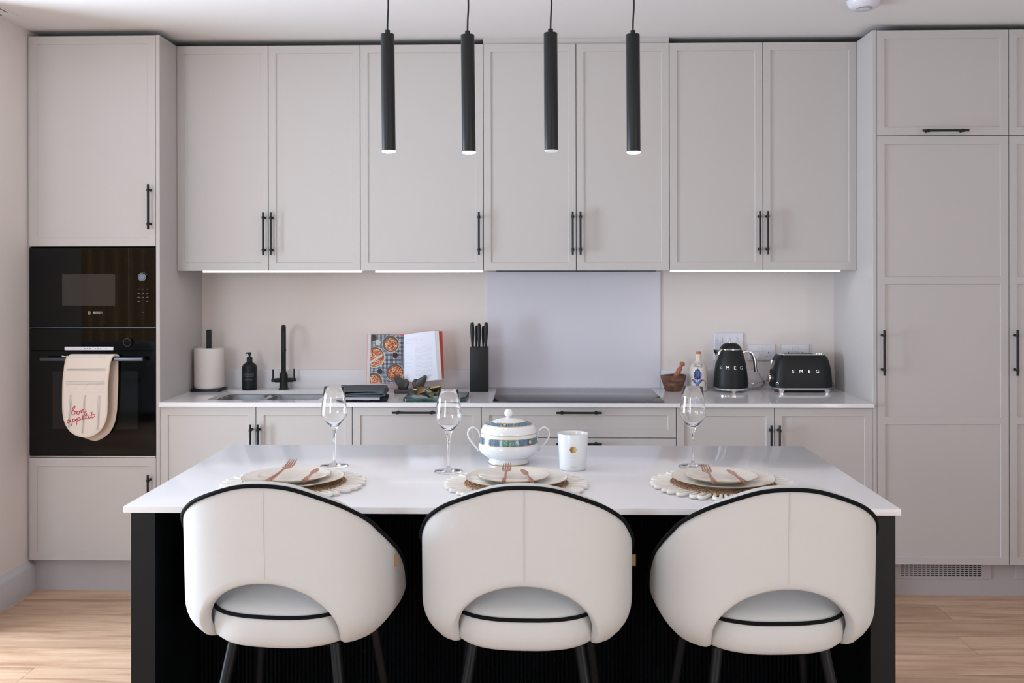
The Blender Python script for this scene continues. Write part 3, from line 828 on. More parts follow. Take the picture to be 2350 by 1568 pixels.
make('ornament_band', bm, ['band', 'bandgreen', 'gold', 'maroon', 'paleg'], b, rec=False)['label'] = 'blue, green and gold ornament band'
bm = new()
lp = [(.0845, .0945), (.0878, .0948), (.088, .098), (.0865, .106), (.081, .1155), (.0725, .1225), (.0685, .1245), (.0555, .131), (.038, .1365), (.02, .1405), (.0085, .142), (.0055, .1435), (.0052, .146), (0, .146)]
lathe(bm, [(0, .093)]+lp, 64); ld = make('lid', bm, 'china', root, sharp=60)
bm = new(); lathe(bm, [(0, .144), (.0055, .1445), (.0105, .1475), (.0136, .1535), (.0138, .157), (.0115, .1635), (.0065, .168), (0, .169)], 24); make('knob', bm, 'china', ld)
bm = new(); lr = lambda z: interp(z, [(.098, .088), (.106, .0865), (.1155, .081), (.1225, .0725), (.1245, .0685), (.131, .0555)])
lathe(bm, [(.0685+.0006, .1245+.0006), (.0555+.0004, .131+.0009)], 64, cap0=False, cap1=False, mi=0)
lathe(bm, [(.0725+.0005, .1225+.0005), (.0685+.0006, .1245+.0006)], 64, cap0=False, cap1=False, mi=0)
for z in (.1223, .1309): tube(bm, [(math.sin(2*PI*i/64)*(lr(z)+.0006), -math.cos(2*PI*i/64)*(lr(z)+.0006), z+.0006) for i in range(64)], .0007, 6, closed=True, mi=1)
tube(bm, [(math.sin(2*PI*i/64)*.0882, -math.cos(2*PI*i/64)*.0882, .0968) for i in range(64)], .0007, 6, closed=True, mi=1)
fnl = lambda a, t: (math.sin(a)*(.0725-.017*t+.001), -math.cos(a)*(.0725-.017*t+.001), .1225+.0085*t+.0014)
patch(bm, [(-.17+x, .5+y) for x, y in ell(0, 0, .11, .42)], fnl, 2); patch(bm, [(-.17+x, .5+y) for x, y in ell(0, 0, .075, .3)], lambda a, t: tuple(Vector(fnl(a, t))+Vector((0, 0, .0005))), 3)
make('lid_band', bm, ['band', 'gold', 'maroon', 'paleg'], ld, rec=False)['label'] = 'blue and gold band'
for s in (-1, 1):
    pts = smooth([(s*.0895, 0, .078), (s*.0925, 0, .092), (s*.099, 0, .104), (s*.111, 0, .111), (s*.1225, 0, .106), (s*.1285, 0, .093), (s*.126, 0, .079), (s*.114, 0, .061), (s*.102, 0, .047), (s*.0945, 0, .036)], 6)
    bm = new(); tube(bm, pts, .0026, 10, flat=1.6); make('handle', bm, 'china', root)

# ------------------------------------------------------------------ candle jar
root = thing('candle_jar', 'white candle jar with a gold seal, right of the tureen', 'candle', (1.862, -2.2, .9002))
bm = new(); lathe(bm, [(0, 0), (.038, 0), (.0402, .002), (.0408, .006), (.0465, .1085), (.0462, .1098), (.0448, .1098), (.0442, .108), (.042, .075), (0, .074)], 56); make('jar', bm, 'candle', root, sharp=50)
bm = new(); lathe(bm, [(0, .0745), (.0415, .0745), (.0418, .079), (0, .0805)], 40); make('wax', bm, 'cream', root)
cr = lambda z: .0408+(z-.006)*.0557
cm = cylmap(cr, .0004)
bm = new(); pts = []
for i in range(32):
    a = 2*PI*i/32; q = 1+.06*math.cos(8*a); pts.append((-.02+.0098/.044*math.cos(a)*q, .066+.0098*math.sin(a)*q))
patch(bm, pts, cylmap(cr, .0013), 0); make('gold_seal', bm, 'gold', root, rec=False)
bm = new()
def pm(a0, a1, z0, z1, m=0): patch(bm, [(a0, z0), (a1, z0), (a1, z1), (a0, z1)], cm, m)
for a in (-.2, -.13, -.04, .05, .17, .24): pm(a, a+.03, .0475, .0492)
for i in range(14): pm(-.28+i*.04, -.28+i*.04+.022, .0425, .0434)
for i in range(6): pm(-.2+i*.075, -.2+i*.075+.04, .0125, .0145)
make('printed_marks', bm, 'faint', root, rec=False)

# ------------------------------------------------------------------ place settings
def placemat():
    root = thing('placemat', '', 'placemat')
    bm = new(); lathe(bm, [(0, .003), (.135, .003), (.143, .005), (.1455, .008), (.142, .0105), (0, .0105)], 60)
    for k in range(1, 9):
        r = .062+k*.0102
        if r < .146: tube(bm, [(r*math.cos(2*PI*i/60), r*math.sin(2*PI*i/60), .0075) for i in range(60)], .0046, 6, closed=True)
    make('jute_centre', bm, 'jute', root)['label'] = 'brown jute disc'
    bm = new(); N = 36
    for k in range(N):
        a = 2*PI*k/N; c, s = math.cos(a), math.sin(a); w = .0088; sk = .006*math.sin(k*2.3)
        pts = [(.10, -w*.7), (.145, -w*.85), (.183, -w), (.194, -w*.72), (.1985, 0), (.194, w*.72), (.183, w), (.145, w*.85), (.10, w*.7)]
        L = [(c*r-s*(t+sk*(r-.12)/.07), s*r+c*(t+sk*(r-.12)/.07), .0056+(.0012 if r > .15 else 0)) for r, t in pts]
        tube(bm, smooth(L, 3), .0050, 7)
    make('looped_border', bm, 'cord', root)['label'] = 'white looped cord border'
    return root
mats_xy = [(1.068, -2.452), (1.694, -2.45), (2.272, -2.442)]
names = ('at the left place setting', 'at the middle place setting', 'at the right place setting')
MZ = .9002
pm0 = placemat(); pm0.location = (*mats_xy[0], MZ); pm0['label'] = 'round white cord placemat with jute centre '+names[0]; pm0['group'] = 'placemats'
for k in (1, 2): dup(pm0, (*mats_xy[k], MZ), .3*k, 'round white cord placemat with jute centre '+names[k], 'placemats')

def plate(name, R, H, foot):
    root = thing(name, '', 'plate')
    bm = new(); lathe(bm, [(0, .002), (foot-.004, .002), (foot-.002, 0), (foot, 0), (foot+.002, .002), (foot+(R-foot)*.35, H*.42), (R-.002, H-.0012), (R, H), (R-.001, H+.0014), (foot+(R-foot)*.35, H*.42+.0036), (foot*.98, .0055), (0, .005)], 72)
    make('dish', bm, 'platecream', root, sharp=60)
    bm = new(); tube(bm, [(R*math.cos(2*PI*i/72), R*math.sin(2*PI*i/72), H+.0004) for i in range(72)], .0009, 6, closed=True); make('gold_rim', bm, 'goldrim', root)
    return root
pz = MZ+.0124
big = plate('dinner_plate', .1415, .017, .085); big['group'] = 'dinner plates'
sm = plate('side_plate', .1, .015, .06); sm['group'] = 'side plates'
sp_xy = [(1.072, -2.456), (1.686, -2.454), (2.266, -2.448)]
bp_xy = [(1.070, -2.466), (1.695, -2.464), (2.270, -2.458)]
for k in range(3):
    a = names[k]
    if k == 0:
        big.location = (*bp_xy[0], pz); big['label'] = 'large cream gold-rimmed plate '+a; sm.location = (*sp_xy[0], pz+.0056); sm['label'] = 'small cream gold-rimmed plate on top, '+a
    else:
        dup(big, (*bp_xy[k], pz), 0, 'large cream gold-rimmed plate '+a); dup(sm, (*sp_xy[k], pz+.0056), 0, 'small cream gold-rimmed plate on top, '+a)

def loft(bm, secs):
    """secs: (x, y, z, halfwidth, thickness): boxes lofted along y"""
    rs = []
    for x, y, z, w, t in secs: rs.append([(x-w, y, z-t/2), (x-w*.5, y, z-t*.8), (x+w*.5, y, z-t*.8), (x+w, y, z-t/2), (x+w, y, z+t*.3), (x+w*.5, y, z+t*.6), (x-w*.5, y, z+t*.6), (x-w, y, z+t*.3)])
    rings(bm, rs)
def fork():
    root = thing('fork', '', 'fork')
    bm = new(); loft(bm, [(0, 0, .004, .005, .004), (0, .003, .004, .0062, .0055), (0, .05, .004, .0052, .0045), (0, .09, .0045, .0036, .0035), (0, .108, .006, .0028, .003), (0, .12, .0065, .004, .0025)]); make('handle', bm, 'rose', root)
    bm = new(); loft(bm, [(0, .118, .0065, .0035, .0025), (0, .124, .006, .0085, .002), (0, .132, .0052, .0125, .0018), (0, .143, .005, .0135, .0018), (0, .147, .0052, .0137, .0018)])
    for i in range(4):
        xx = -.0108+i*.0072
        loft(bm, [(xx, .145, .0052, .0026, .0018), (xx*.97, .165, .0078, .0021, .0018), (xx*.93, .18, .012, .0016, .0015), (xx*.9, .19, .0155, .0007, .001)])
    make('tines', bm, 'rose', root)
    return root
def knife():
    root = thing('butter_knife', '', 'knife')
    bm = new(); loft(bm, [(0, 0, .004, .0045, .004), (0, .003, .004, .006, .006), (0, .045, .004, .0048, .005), (0, .08, .004, .0036, .004), (0, .088, .004, .003, .003)]); make('handle', bm, 'rose', root)
    bm = new(); loft(bm, [(0, .086, .004, .003, .002), (0, .096, .004, .0065, .0014), (.001, .115, .004, .0095, .0012), (.001, .14, .004, .0092, .0011), (.0, .156, .004, .0065, .0011), (-.001, .165, .004, .002, .001)]); make('blade', bm, 'rose', root)
    return root
def placecut(o, p, q):
    """put handle end at p and aim the tip at q"""
    d = Vector(q)-Vector(p); o.location = p; o.rotation_euler = (math.asin(max(-1, min(1, d.z/d.length))), 0, math.atan2(-d.x, d.y))
f0 = fork(); k0 = knife(); f0['group'] = 'rose gold forks'; k0['group'] = 'rose gold butter knives'
CUT = []
for i, (fp, fq, kp, kq) in enumerate((((1.027, -2.578), (1.052, -2.40, .0125), (1.124, -2.573), (1.126, -2.40)),
                                      ((1.662, -2.578), (1.667, -2.39, .003), (1.739, -2.578), (1.708, -2.405)),
                                      ((2.225, -2.583), (2.229, -2.395, .003), (2.307, -2.573), (2.289, -2.385)))):
    zc = .9352
    f = f0 if i == 0 else dup(f0, (0, 0, 0), 0, ''); k = k0 if i == 0 else dup(k0, (0, 0, 0), 0, '')
    placecut(f, (*fp, zc), (fq[0], fq[1], zc+fq[2])); placecut(k, (*kp, zc), (*kq, zc+.001))
    f['label'] = 'rose gold fork on the small plate '+names[i]; k['label'] = 'rose gold butter knife on the small plate '+names[i]

# ------------------------------------------------------------------ things on the worktop
def rrect(cx, cy, hw, hd, rad, z, n=6):
    o = []
    for sx, sy, a0 in ((1, 1, 0), (-1, 1, PI/2), (-1, -1, PI), (1, -1, 1.5*PI)):
        for k in range(n+1):
            a = a0+PI/2*k/n; o.append((cx+sx*(hw-rad)+rad*math.cos(a), cy+sy*(hd-rad)+rad*math.sin(a), z))
    return o
WZ = WT+.0002
# kitchen roll
root = thing('kitchen_roll_holder', 'black square-based kitchen roll holder at the left end of the worktop', 'roll holder', (.083, -.14, WZ))
bm = new(); rings(bm, [rrect(0, 0, .0755, .068, .012, z) for z in (0, .0125)]); make('base', bm, 'black', root)
bm = new(); box(bm, -.0115, .0115, -.0115, .0115, .0125, .311, .0015); make('post', bm, 'black', root)
root = thing('kitchen_roll', 'white kitchen paper roll on the black holder', 'kitchen roll', (.083, -.14, WZ+.0127))
bm = new(); lathe(bm, [(.02, 0), (.066, .0), (.073, .004), (.0752, .014), (.0748, .11), (.0755, .198), (.074, .203), (.06, .205), (.02, .2045), (.0195, .1)], 64, cap0=False, cap1=False)
for v in bm.verts:
    a = math.atan2(v.co.y, v.co.x); r = math.hypot(v.co.x, v.co.y)
    if r > .05: v.co.x *= 1+.006*math.sin(3*a+v.co.z*20); v.co.y *= 1+.006*math.sin(3*a+v.co.z*20)
rings_ = None; make('paper', bm, 'paper', root, sharp=60)
# soap dispenser
root = thing('soap_dispenser', 'black pump soap bottle with small white print, left of the tap', 'soap bottle', (.2825, -.11, WZ))
bm = new(); lathe(bm, [(0, 0), (.034, 0), (.0375, .003), (.0378, .012), (.0378, .11), (.0365, .121), (.031, .132), (.021, .139), (.0145, .143), (.0143, .15), (0, .15)], 44); b = make('bottle', bm, 'black', root, sharp=50)
bm = new(); lathe(bm, [(0, .148), (.0145, .148), (.0148, .165), (.0135, .168), (.006, .168), (.0045, .18), (.0085, .182), (.0088, .1925), (0, .1932)], 28)
tube(bm, [(0, 0, .189), (-.014, -.003, .1892), (-.0185, -.004, .1845)], [.0042, .0035, .0028], 10); make('pump', bm, 'black', root, sharp=50)
bm = new()
sc_ = lambda x, y, z: (.0381*math.sin(x/.0378+.12), -.0381*math.cos(x/.0378+.12), y)
addtext(bm, 'HAND + BODY', .0088, lambda x, y, z: sc_(x, .083+y, z), space=1.05); addtext(bm, 'LIQUID SOAP', .0088, lambda x, y, z: sc_(x, .0725+y, z), space=1.05)
for i in range(12): patch(bm, [(-.021+i*.0036, .0555), (-.0186+i*.0036, .0555), (-.0186+i*.0036, .058), (-.021+i*.0036, .058)], lambda a, z: sc_(a, z, 0))
patch(bm, [(-.02, .0505), (.02, .0505), (.02, .0512), (-.02, .0512)], lambda a, z: sc_(a, z, 0))
make('printing', bm, 'greyprint', b, rec=False)
# tap
root = thing('kitchen_tap', 'matt black swan-neck tap with two lever handles behind the sink', 'tap', (.452, -.083, WZ), .243)
bm = new(); lathe(bm, [(0, 0), (.026, 0), (.026, .004), (.0215, .008), (.0205, .03), (.0215, .06), (.0205, .075), (.0165, .086), (.0122, .093), (0, .093)], 36); make('tap_body', bm, 'black', root, sharp=50)
bm = new(); pts = [(0, 0, .085), (0, 0, .18), (0, 0, .25)]
R_ = .077
pts += [(0, -R_+R_*math.cos(a), .25+R_*math.sin(a)) for a in [PI*i/14 for i in range(1, 15)]]
pts += [(0, -2*R_, .235), (0, -2*R_, .2125)]
tube(bm, pts, .0118, 18); tube(bm, [(0, -2*R_, .2165), (0, -2*R_, .208)], .0126, 18); make('spout', bm, 'black', root, sharp=50)
for s in (-1, 1):
    bm = new(); tube(bm, [(s*.015, 0, .047), (s*.045, 0, .047)], .011, 18); tube(bm, [(s*.044, 0, .047), (s*.062, 0, .047)], .0085, 18)
    tube(bm, [(s*.053, 0, .047), (s*.053, 0, .104)], .0042, 14); make('lever', bm, 'black', root, sharp=50)

# folded tea towels
def folded(name, label, x0, x1, y0, y1, z, layers, t, m, jag=0):
    root = thing(name, label, 'tea towel', ((x0+x1)/2, (y0+y1)/2, z), 0)
    off = ((x0+x1)/2, (y0+y1)/2, z)
    bm = new(); rs = []
    # zig-zag folded cloth seen from the front: one continuous strip
    path = []
    for l in range(layers):
        zz = z+t*.55+l*t; a, b = (x0, x1) if l % 2 == 0 else (x1, x0)
        a += (.006 if l % 2 == 0 else -.006)*(1 if l else 0)
        for k in range(9):
            u = k/8; path.append((a+(b-a)*u, zz+.0012*math.sin(u*7+l*2)))
        if l < layers-1:
            sgn = 1 if l % 2 == 0 else -1
            path.append((b+sgn*t*.45, zz+t*.5))
    N = len(path); th = t*.40
    prof = []
    for i, (x, zz) in enumerate(path):
        dx = path[min(i+1, N-1)][0]-path[max(i-1, 0)][0]; dz = path[min(i+1, N-1)][1]-path[max(i-1, 0)][1]; L = math.hypot(dx, dz) or 1
        prof.append((x, zz, -dz/L*th, dx/L*th))
    loop = [(x+nx, zz+nz) for x, zz, nx, nz in prof]+[(x-nx, zz-nz) for x, zz, nx, nz in reversed(prof)]
    for k in range(9):
        y = y0+(y1-y0)*k/8; sh = .004*math.sin(k*1.3)
        rs.append([(x+sh+jag*(y-y0), y, max(z, zz+.0008*math.sin(k*2+x*60))) for x, zz in loop])
    rings(bm, rs); return root, off, bm
rt, off, bm = folded('tea_towel', 'black-and-white woven tea towel folded with a fringe, bottom of the pile by the sink', .835, 1.048, -.585, -.36, WZ, 2, .0085, 'weave', jag=-.1)
make('cloth', bm, 'darkcloth', rt, off=off)
bm = new(); rs = []
for k in range(24):
    x = .815+k*.0092; rs.append([(x, -.594+.001*math.sin(k), WZ+.0095+.0012*math.sin(k*.7)), (x, -.593, WZ+.0195), (x, -.575, WZ+.0212), (x, -.575, WZ+.0095)])
rings(bm, rs); make('woven_band', bm, 'weave', rt, off=off)['label'] = 'black and white woven edge band'
bm = new()
for k in range(60):
    y = -.585+k*.0036; tube(bm, [(1.045-.1*(y+.585), y, WZ+.006), (1.056-.1*(y+.585)+random.uniform(0, .006), y+random.uniform(-.002, .002), WZ+.002+random.random()*.008)], [.0018, .0009], 5)
for k in range(40):
    x = .83+k*.0055; tube(bm, [(x, -.584, WZ+.007), (x+random.uniform(-.002, .002), -.593-random.random()*.005, WZ+.0018+random.random()*.004)], [.0018, .0009], 5)
o = make('fringe', bm, 'darkcloth', rt, off=off); o['kind'] = 'stuff'
rt, off, bm = folded('tea_towel', 'plain charcoal tea towel folded on top of the woven one', .818, 1.044, -.575, -.33, WZ+.0215, 3, .0098, 'charcoal', jag=-.07)
make('cloth', bm, 'charcoal', rt, off=off)

# green marble board with gold cheese tools
root = thing('serving_board', 'dark green marble serving board left of the knife block', 'board', (1.28, -.452, WZ))
bm = new(); rs = [rrect(0, 0, .1475-d, .1415-d, .028, z, 8) for z, d in ((0, .002), (.002, 0), (.013, 0), (.015, .002))]; rings(bm, rs); make('slab', bm, 'marble', root, sharp=50)
BZ = WZ+.0152
root = thing('cheese_cleaver', 'gold cheese cleaver with a dark teal cylindrical handle lying on the board', 'cheese knife', (1.26, -.45, BZ))
bm = new(); cyl(bm, (0, -.075, .0127), (-.03, .035, .0127), .0125, seg=24); h = make('handle', bm, 'marble', root, sharp=50); h['label'] = 'green cylindrical handle'
bm = new(); cyl(bm, (.0003, -.0762, .0127), (0, -.0745, .0127), .0106, seg=24); cyl(bm, (-.0298, .0345, .0127), (-.0318, .042, .0127), .0085, seg=18); make('end_cap', bm, 'gold', root, sharp=50)
bm = new(); rings(bm, [[(-.04, .042, .012), (-.026, .046, .012), (-.028, .046, .010), (-.04, .042, .010)], [(-.078, .034, .004), (-.024, .058, .016), (-.024, .058, .0145), (-.078, .034, .0025)], [(-.088, .07, .034), (-.034, .095, .03), (-.034, .096, .0285), (-.088, .071, .0325)]]); make('blade', bm, 'gold', root)
root = thing('leaf_dish', 'small gold leaf-shaped dish at the back of the green board', 'dish', (1.262, -.345, BZ))
bm = new(); rs = []
for k in range(13):
    u = k/12; x = -.036+.072*u; w = .026*math.sin(PI*min(1, max(0, u)))**.7+.0008; d = .018*math.sin(PI*u)
    rs.append([(x, w*math.cos(t)+.012*u, .026+.006*u-d*1.4*(1-abs(math.cos(t)))**.8*1.0) for t in [PI*i/12 for i in range(13)]]+[(x, w*math.cos(t)*1.03+.012*u, .0245+.006*u-d*1.4*(1-abs(math.cos(t)))**.8) for t in [PI*i/12 for i in range(12, -1, -1)]])
mz = min(p[2] for r_ in rs for p in r_)
rs = [[(p[0], p[1], p[2]-mz+.0003) for p in r_] for r_ in rs]
rings(bm, rs); make('bowl', bm, 'gold', root, sharp=50)
bm = new(); tube(bm, smooth([(.036, .012, .026), (.042, .014, .03), (.046, .02, .03)], 4), .0018, 8); make('stalk', bm, 'gold', root)
root = thing('cheese_fork', 'small gold fork with a teal handle end, behind the cleaver', 'cheese knife', (1.205, -.355, BZ))
bm = new(); cyl(bm, (.02, -.035, .0075), (.0, .0, .0075), .0072, seg=18); make('handle', bm, 'marble', root)
bm = new(); tube(bm, [(.0, 0, .0075), (-.025, .008, .008), (-.05, .016, .012)], [.003, .004, .007], 10, flat=.3)
make('prongs', bm, 'gold', root)

# cookbook stand: two cupped hands on a base bar
root = thing('cookbook_stand', 'dark metal book stand shaped as two cupped hands under the cookbook', 'book stand', (1.13, -.235, WZ))
bm = new(); rings(bm, [rrect(0, 0, .082-d, .032-d, .012, z) for z, d in ((0, .002), (.003, 0), (.0155, 0), (.018, .002))]); make('base', bm, 'stone', root, sharp=50)
def handshape(s):
    bm = new()
    # palm: flattened bulb rising from the base, fingers together curling up at the tip, thumb apart
    def sweep(pts):
        rs = []
        for (x, y, z, w, d, tilt) in pts:
            ct, st_ = math.cos(tilt), math.sin(tilt); x *= 1.2; w *= 1.25
            rs.append([(s*(x+ct*w*math.cos(a)), y+d*math.sin(a), z-st_*w*math.cos(a)) for a in [2*PI*i/18 for i in range(18)]])
        rings(bm, rs)
    sweep([(.03, .004, .014, .017, .012, 0), (.032, .002, .03, .0205, .013, .12), (.036, 0, .045, .0205, .0135, .3), (.0445, -.003, .058, .0175, .012, .5), (.0525, -.006, .068, .013, .0105, .55), (.058, -.009, .077, .0095, .009, .5), (.062, -.012, .085, .0065, .007, .4), (.064, -.013, .0895, .0025, .003, .3)])
    # remaining fingers as ridges behind the first
    for q in range(3):
        y0 = .010+.010*q
        sweep([(.036, y0, .034, .012, .006, .2), (.046, y0+.001, .054, .010, .006, .5), (.056, y0, .069-.002*q, .0078, .0056, .55), (.063, y0-.001, .080-.003*q, .0052, .0046, .4), (.0655, y0-.001, .0845-.003*q, .002, .002, .3)])
    # thumb on the inner side
    sweep([(.022, -.004, .03, .010, .008, -.1), (.0155, -.004, .045, .009, .008, -.15), (.0155, -.002, .057, .0075, .007, .1), (.020, 0, .066, .0055, .0055, .4), (.0235, .001, .070, .002, .002, .4)])
    return bm
for s in (-1, 1): make('hand', handshape(s), 'stone', root, sharp=80, loc=(-.002, 0, 0))

# open cookbook
BX = 1.09
root = thing('open_cookbook', 'open cookbook with a red cover showing pasta bowls on gingham, held by the stand', 'book', (BX, -.24, .948)); off = (BX, -.24, .948)
lean = .17
def bk(x, h, d):  # h = height up the page, d = distance in front of the cover plane
    return (x, -.208+h*lean-d, .948+h-d*.1)
def pageL(u, v):  # u 0 = outer edge, 1 = gutter ; v 0 bottom, 1 top
    x = .925+(1.093-.925)*u-.008*v*(u)
    d = .030*(1-u)**.45+.006
    d = .034*(1-u**3.2)+.004
    h = (.243-.010*u**3)*v+.0005
    return bk(x, h, d)
def pageR(u, v):  # u 0 = gutter
    x = 1.093+u*.172-.006*v-.014*v*u
    d = .004+.032*(1-(1-u)**3.2)
    h = (.236+.006*math.sin(u*2))*v+.019*u+.001
    return bk(x, h, d)
def sheet(bm, fn, th=.0, n=16, m=6, mi=0):
    g = [[bm.verts.new(fn(i/n, j/m)) for j in range(m+1)] for i in range(n+1)]
    for i in range(n):
        for j in range(m): bm.faces.new((g[i][j], g[i+1][j], g[i+1][j+1], g[i][j+1])).material_index = mi
# cover: two boards and spine
bm = new()
def board(x0, x1, zb0, zb1, h0, h1, sh):
    t = .0028
    a = [bk(x0, zb0, 0), bk(x1, zb1, 0), bk(x1-sh*(x1 > x0), h1, 0), bk(x0-sh*(x1 > x0)*0, h0, 0)]
    b = [(p[0], p[1]+t, p[2]) for p in a]
    rings(bm, [a, b])
board(.9005, 1.096, -.004, -.0045, .236, .238, 0); 
for v in list(bm.verts):
    pass
board(1.096, 1.2925, -.0045, .020, .238, .254, .012)
make('cover', bm, 'redcover', root, off=off)
# shear of left board: outer top corner leans outwards
bm = new()
N = 12
def block(fn, flip):
    n, m = 14, 1
    top = [[fn(i/n, j) for j in (0, 1)] for i in range(n+1)]
    rs = []
    for (b0, b1) in top:
        c0 = (b0[0], b0[1]+max(.0015, (-b0[1]-(.208-(b0[2]-.948)*lean)) if 0 else 0), b0[2]); rs.append((b0, b1))
    # thickness back to the cover plane
    R = []
    for (b0, b1) in top:
        k0 = -.208+(b0[2]-.948)*lean-.0006; k1 = -.208+(b1[2]-.948)*lean-.0006
        R.append([b0, b1, (b1[0], k1, b1[2]), (b0[0], k0, b0[2])])
    rings(bm, R)
block(lambda u, v: tuple(Vector(pageL(u, v))+Vector((-.017*(1-u), .0006, 0))), 0); block(lambda u, v: tuple(Vector(pageR(u, v))+Vector((.020*u, .0006, 0))), 0)
make('page_block', bm, 'pages', root, off=off, rec=True)
bm = new(); sheet(bm, pageL); make('picture_page', bm, 'gingham', root, off=off, rec=False)['label'] = 'page with pasta bowls on a gingham cloth'
pl = kids(root)[-1]
bm = new()
ds = lambda k: (lambda u, v: tuple(Vector(pageL(max(.0, min(1, u)), max(0, min(1, v))))+Vector((0, -.0005*k, 0))))
W_, H_ = .168, .243
def disc(u, v, r, m, k, ex=1): patch(bm, [(max(0, min(1, a)), max(0, min(1, b))) for a, b in ell(u, v, r/W_*ex, r/H_, 30)], ds(k), m, center=(max(.02, u), max(.02, v)))
for (u, v, r, fr) in ((.62, .805, .044, .032), (.13, .535, .053, .044), (.74, .215, .045, .036), (.1, .03, .05, .036)):
    disc(u, v, r, 1, 1); disc(u-.01, v+.006, r*.93, 0, 2); disc(u+.01, v-.01, fr, 2, 3)
disc(.22, .835, .014, 1, 2); disc(.75, .575, .0135, 3, 2); disc(.29, .245, .0125, 3, 2); disc(.06, .93, .018, 3, 1)
patch(bm, [(0, .40), (.35, .55), (.38, .58), (.34, .6), (0, .455)], ds(5), 1)
make('picture_bowls', bm, ['bowlgrey', 'bowlrim', 'food', 'darkcup'], pl, off=off, rec=False)
bm = new(); sheet(bm, pageR); pr = make('text_page', bm, 'pagewhite', root, off=off, rec=False)
bm = new(); dr = lambda u, v: tuple(Vector(pageR(u, v))+Vector((0, -.0005, 0)))
def line(u0, u1, v, t=.006): patch(bm, [(u0, v), (u1, v), (u1, v+t), (u0, v+t)], dr)
line(.06, .45, .885, .011); line(.06, .62, .845, .011); line(.06, .3, .80, .005)
for i in range(24):
    v = .70-i*.0265
    if i in (5, 11, 17): continue
    line(.36, .86 if i % 4 else .74, v, .005)
for i in range(7): line(.06, .22+.03*(i % 3), .6-i*.07, .004)
make('printed_text', bm, 'textgrey', pr, off=off, rec=False)

# knife block and five knives
root = thing('knife_block', 'tall square black knife block left of the hob', 'knife block', (1.4675, -.146, WZ))
bm = new(); box(bm, -.0455, .0455, -.0455, .0455, 0, .2235, .0015, 2); make('block', bm, 'black', root)
bm = new(); [box(bm, x-.011, x+.011, y-.002, y+.002, .2233, .2239) for x, y in ((-.033, -.02), (0, -.02), (.033, -.02), (-.017, .02), (.018, .02))]; make('slots', bm, 'darkslot', root)
def knifeh(dx, dy, h, sc, tilt, lab):
    r = thing('kitchen_knife', lab, 'knife', (1.4675+dx, -.146+dy, WZ+.2238), 0, 'black handled knives in the block')
    r.rotation_euler = (0, tilt, 0)
    bm = new(); rs = []
    for z, w, d in ((0, .0055, .005), (.004, .006, .006), (h*.25, .0082, .0075), (h*.55, .0106, .0085), (h*.8, .0104, .0085), (h*.94, .0088, .0075), (h*.985, .006, .005), (h, .002, .002)):
        rs.append([(w*sc*math.cos(2*PI*i/20), d*sc*math.sin(2*PI*i/20), z) for i in range(20)])
    rings(bm, rs); make('handle', bm, 'black', r, sharp=50)
    return r
knifeh(-.033, -.02, .127, 1, -.02, 'black knife handle at the left front of the knife block'); knifeh(0, -.02, .121, .95, 0, 'black knife handle in the middle front of the knife block')
knifeh(.033, -.02, .127, 1, .02, 'black knife handle at the right front of the knife block'); knifeh(-.017, .02, .107, .72, 0, 'shorter black knife handle behind, between left and middle handles'); knifeh(.018, .02, .105, .72, 0, 'shorter black knife handle behind, between middle and right handles')

# mortar and pestle
root = thing('mortar', 'dark brown wooden mortar bowl right of the hob', 'mortar', (2.452, -.122, WZ))
bm = new(); rs = []
for r, z in ((0, 0), (.040, 0), (.0435, .004), (.052, .03), (.0605, .056), (.0655, .076), (.064, .079), (.060, .078), (.054, .06), (.038, .036), (0, .028)):
    rs.append([(0, 0, z)] if r == 0 else [(r*(1+.02*math.sin(3*a+1))*math.cos(a), r*(1+.02*math.sin(3*a+1))*math.sin(a), z*(1+.03*math.sin(2*a))) for a in [2*PI*i/40 for i in range(40)]])
rings(bm, rs); make('bowl', bm, 'darkwood', root, sharp=60)
root = thing('pestle', 'reddish wooden pestle leaning in the mortar', 'pestle', (2.452, -.122, WZ+.04))
bm = new(); P0, P1 = Vector((-.002, 0, .0)), Vector((.050, -.004, .106))
tube(bm, [P0.lerp(P1, t) for t in (0, .04, .2, .45, .62, .72, .78, .83, .9, .97, 1)], [.006, .011, .0135, .0125, .0125, .0105, .0072, .010, .0145, .0125, .004], 20); make('stick', bm, 'terracotta', root, sharp=60)

# painted oil bottle
root = thing('oil_bottle', 'cream ceramic olive oil bottle painted with a blue flower, left of the kettle', 'bottle', (2.579, -.125, WZ))
bpr = [(0, 0), (.038, 0), (.0425, .004), (.0445, .03), (.0455, .07), (.0452, .10), (.043, .119), (.036, .135), (.0235, .1455), (.0155, .151), (.014, .17), (.0158, .177), (.0158, .184), (.0135, .187), (.011, .187), (0, .186)]
bm = new(); lathe(bm, bpr, 44); b = make('body', bm, 'cream', root, sharp=60)
bm = new(); tube(bm, [(0, 0, .184), (0, 0, .199)], [.0125, .0135], 24); make('cork', bm, 'cork', root)
rb = lambda z: interp(z, [(z_, r_) for r_, z_ in bpr[1:10]])
mpb = lambda k: (lambda a, z: (math.sin(a)*(rb(z)+.0003*k), -math.cos(a)*(rb(z)+.0003*k), z))
bm = new()
FA = -.27
fl = [(FA+.5*x, .086+.027*y) for x, y in [(0, 1.3), (.2, 1.0), (.5, .85), (.6, .55), (.9, .3), (1, -.1), (.85, -.55), (.5, -.88), (0, -1), (-.5, -.88), (-.85, -.55), (-1, -.1), (-.9, .3), (-.6, .6), (-.5, .85), (-.2, 1.0)]]
patch(bm, fl, mpb(1), 0); patch(bm, ell(FA-.12, .084, .13, .018, 20), mpb(2), 2); patch(bm, ell(FA+.12, .087, .1, .018, 20), mpb(2), 1)
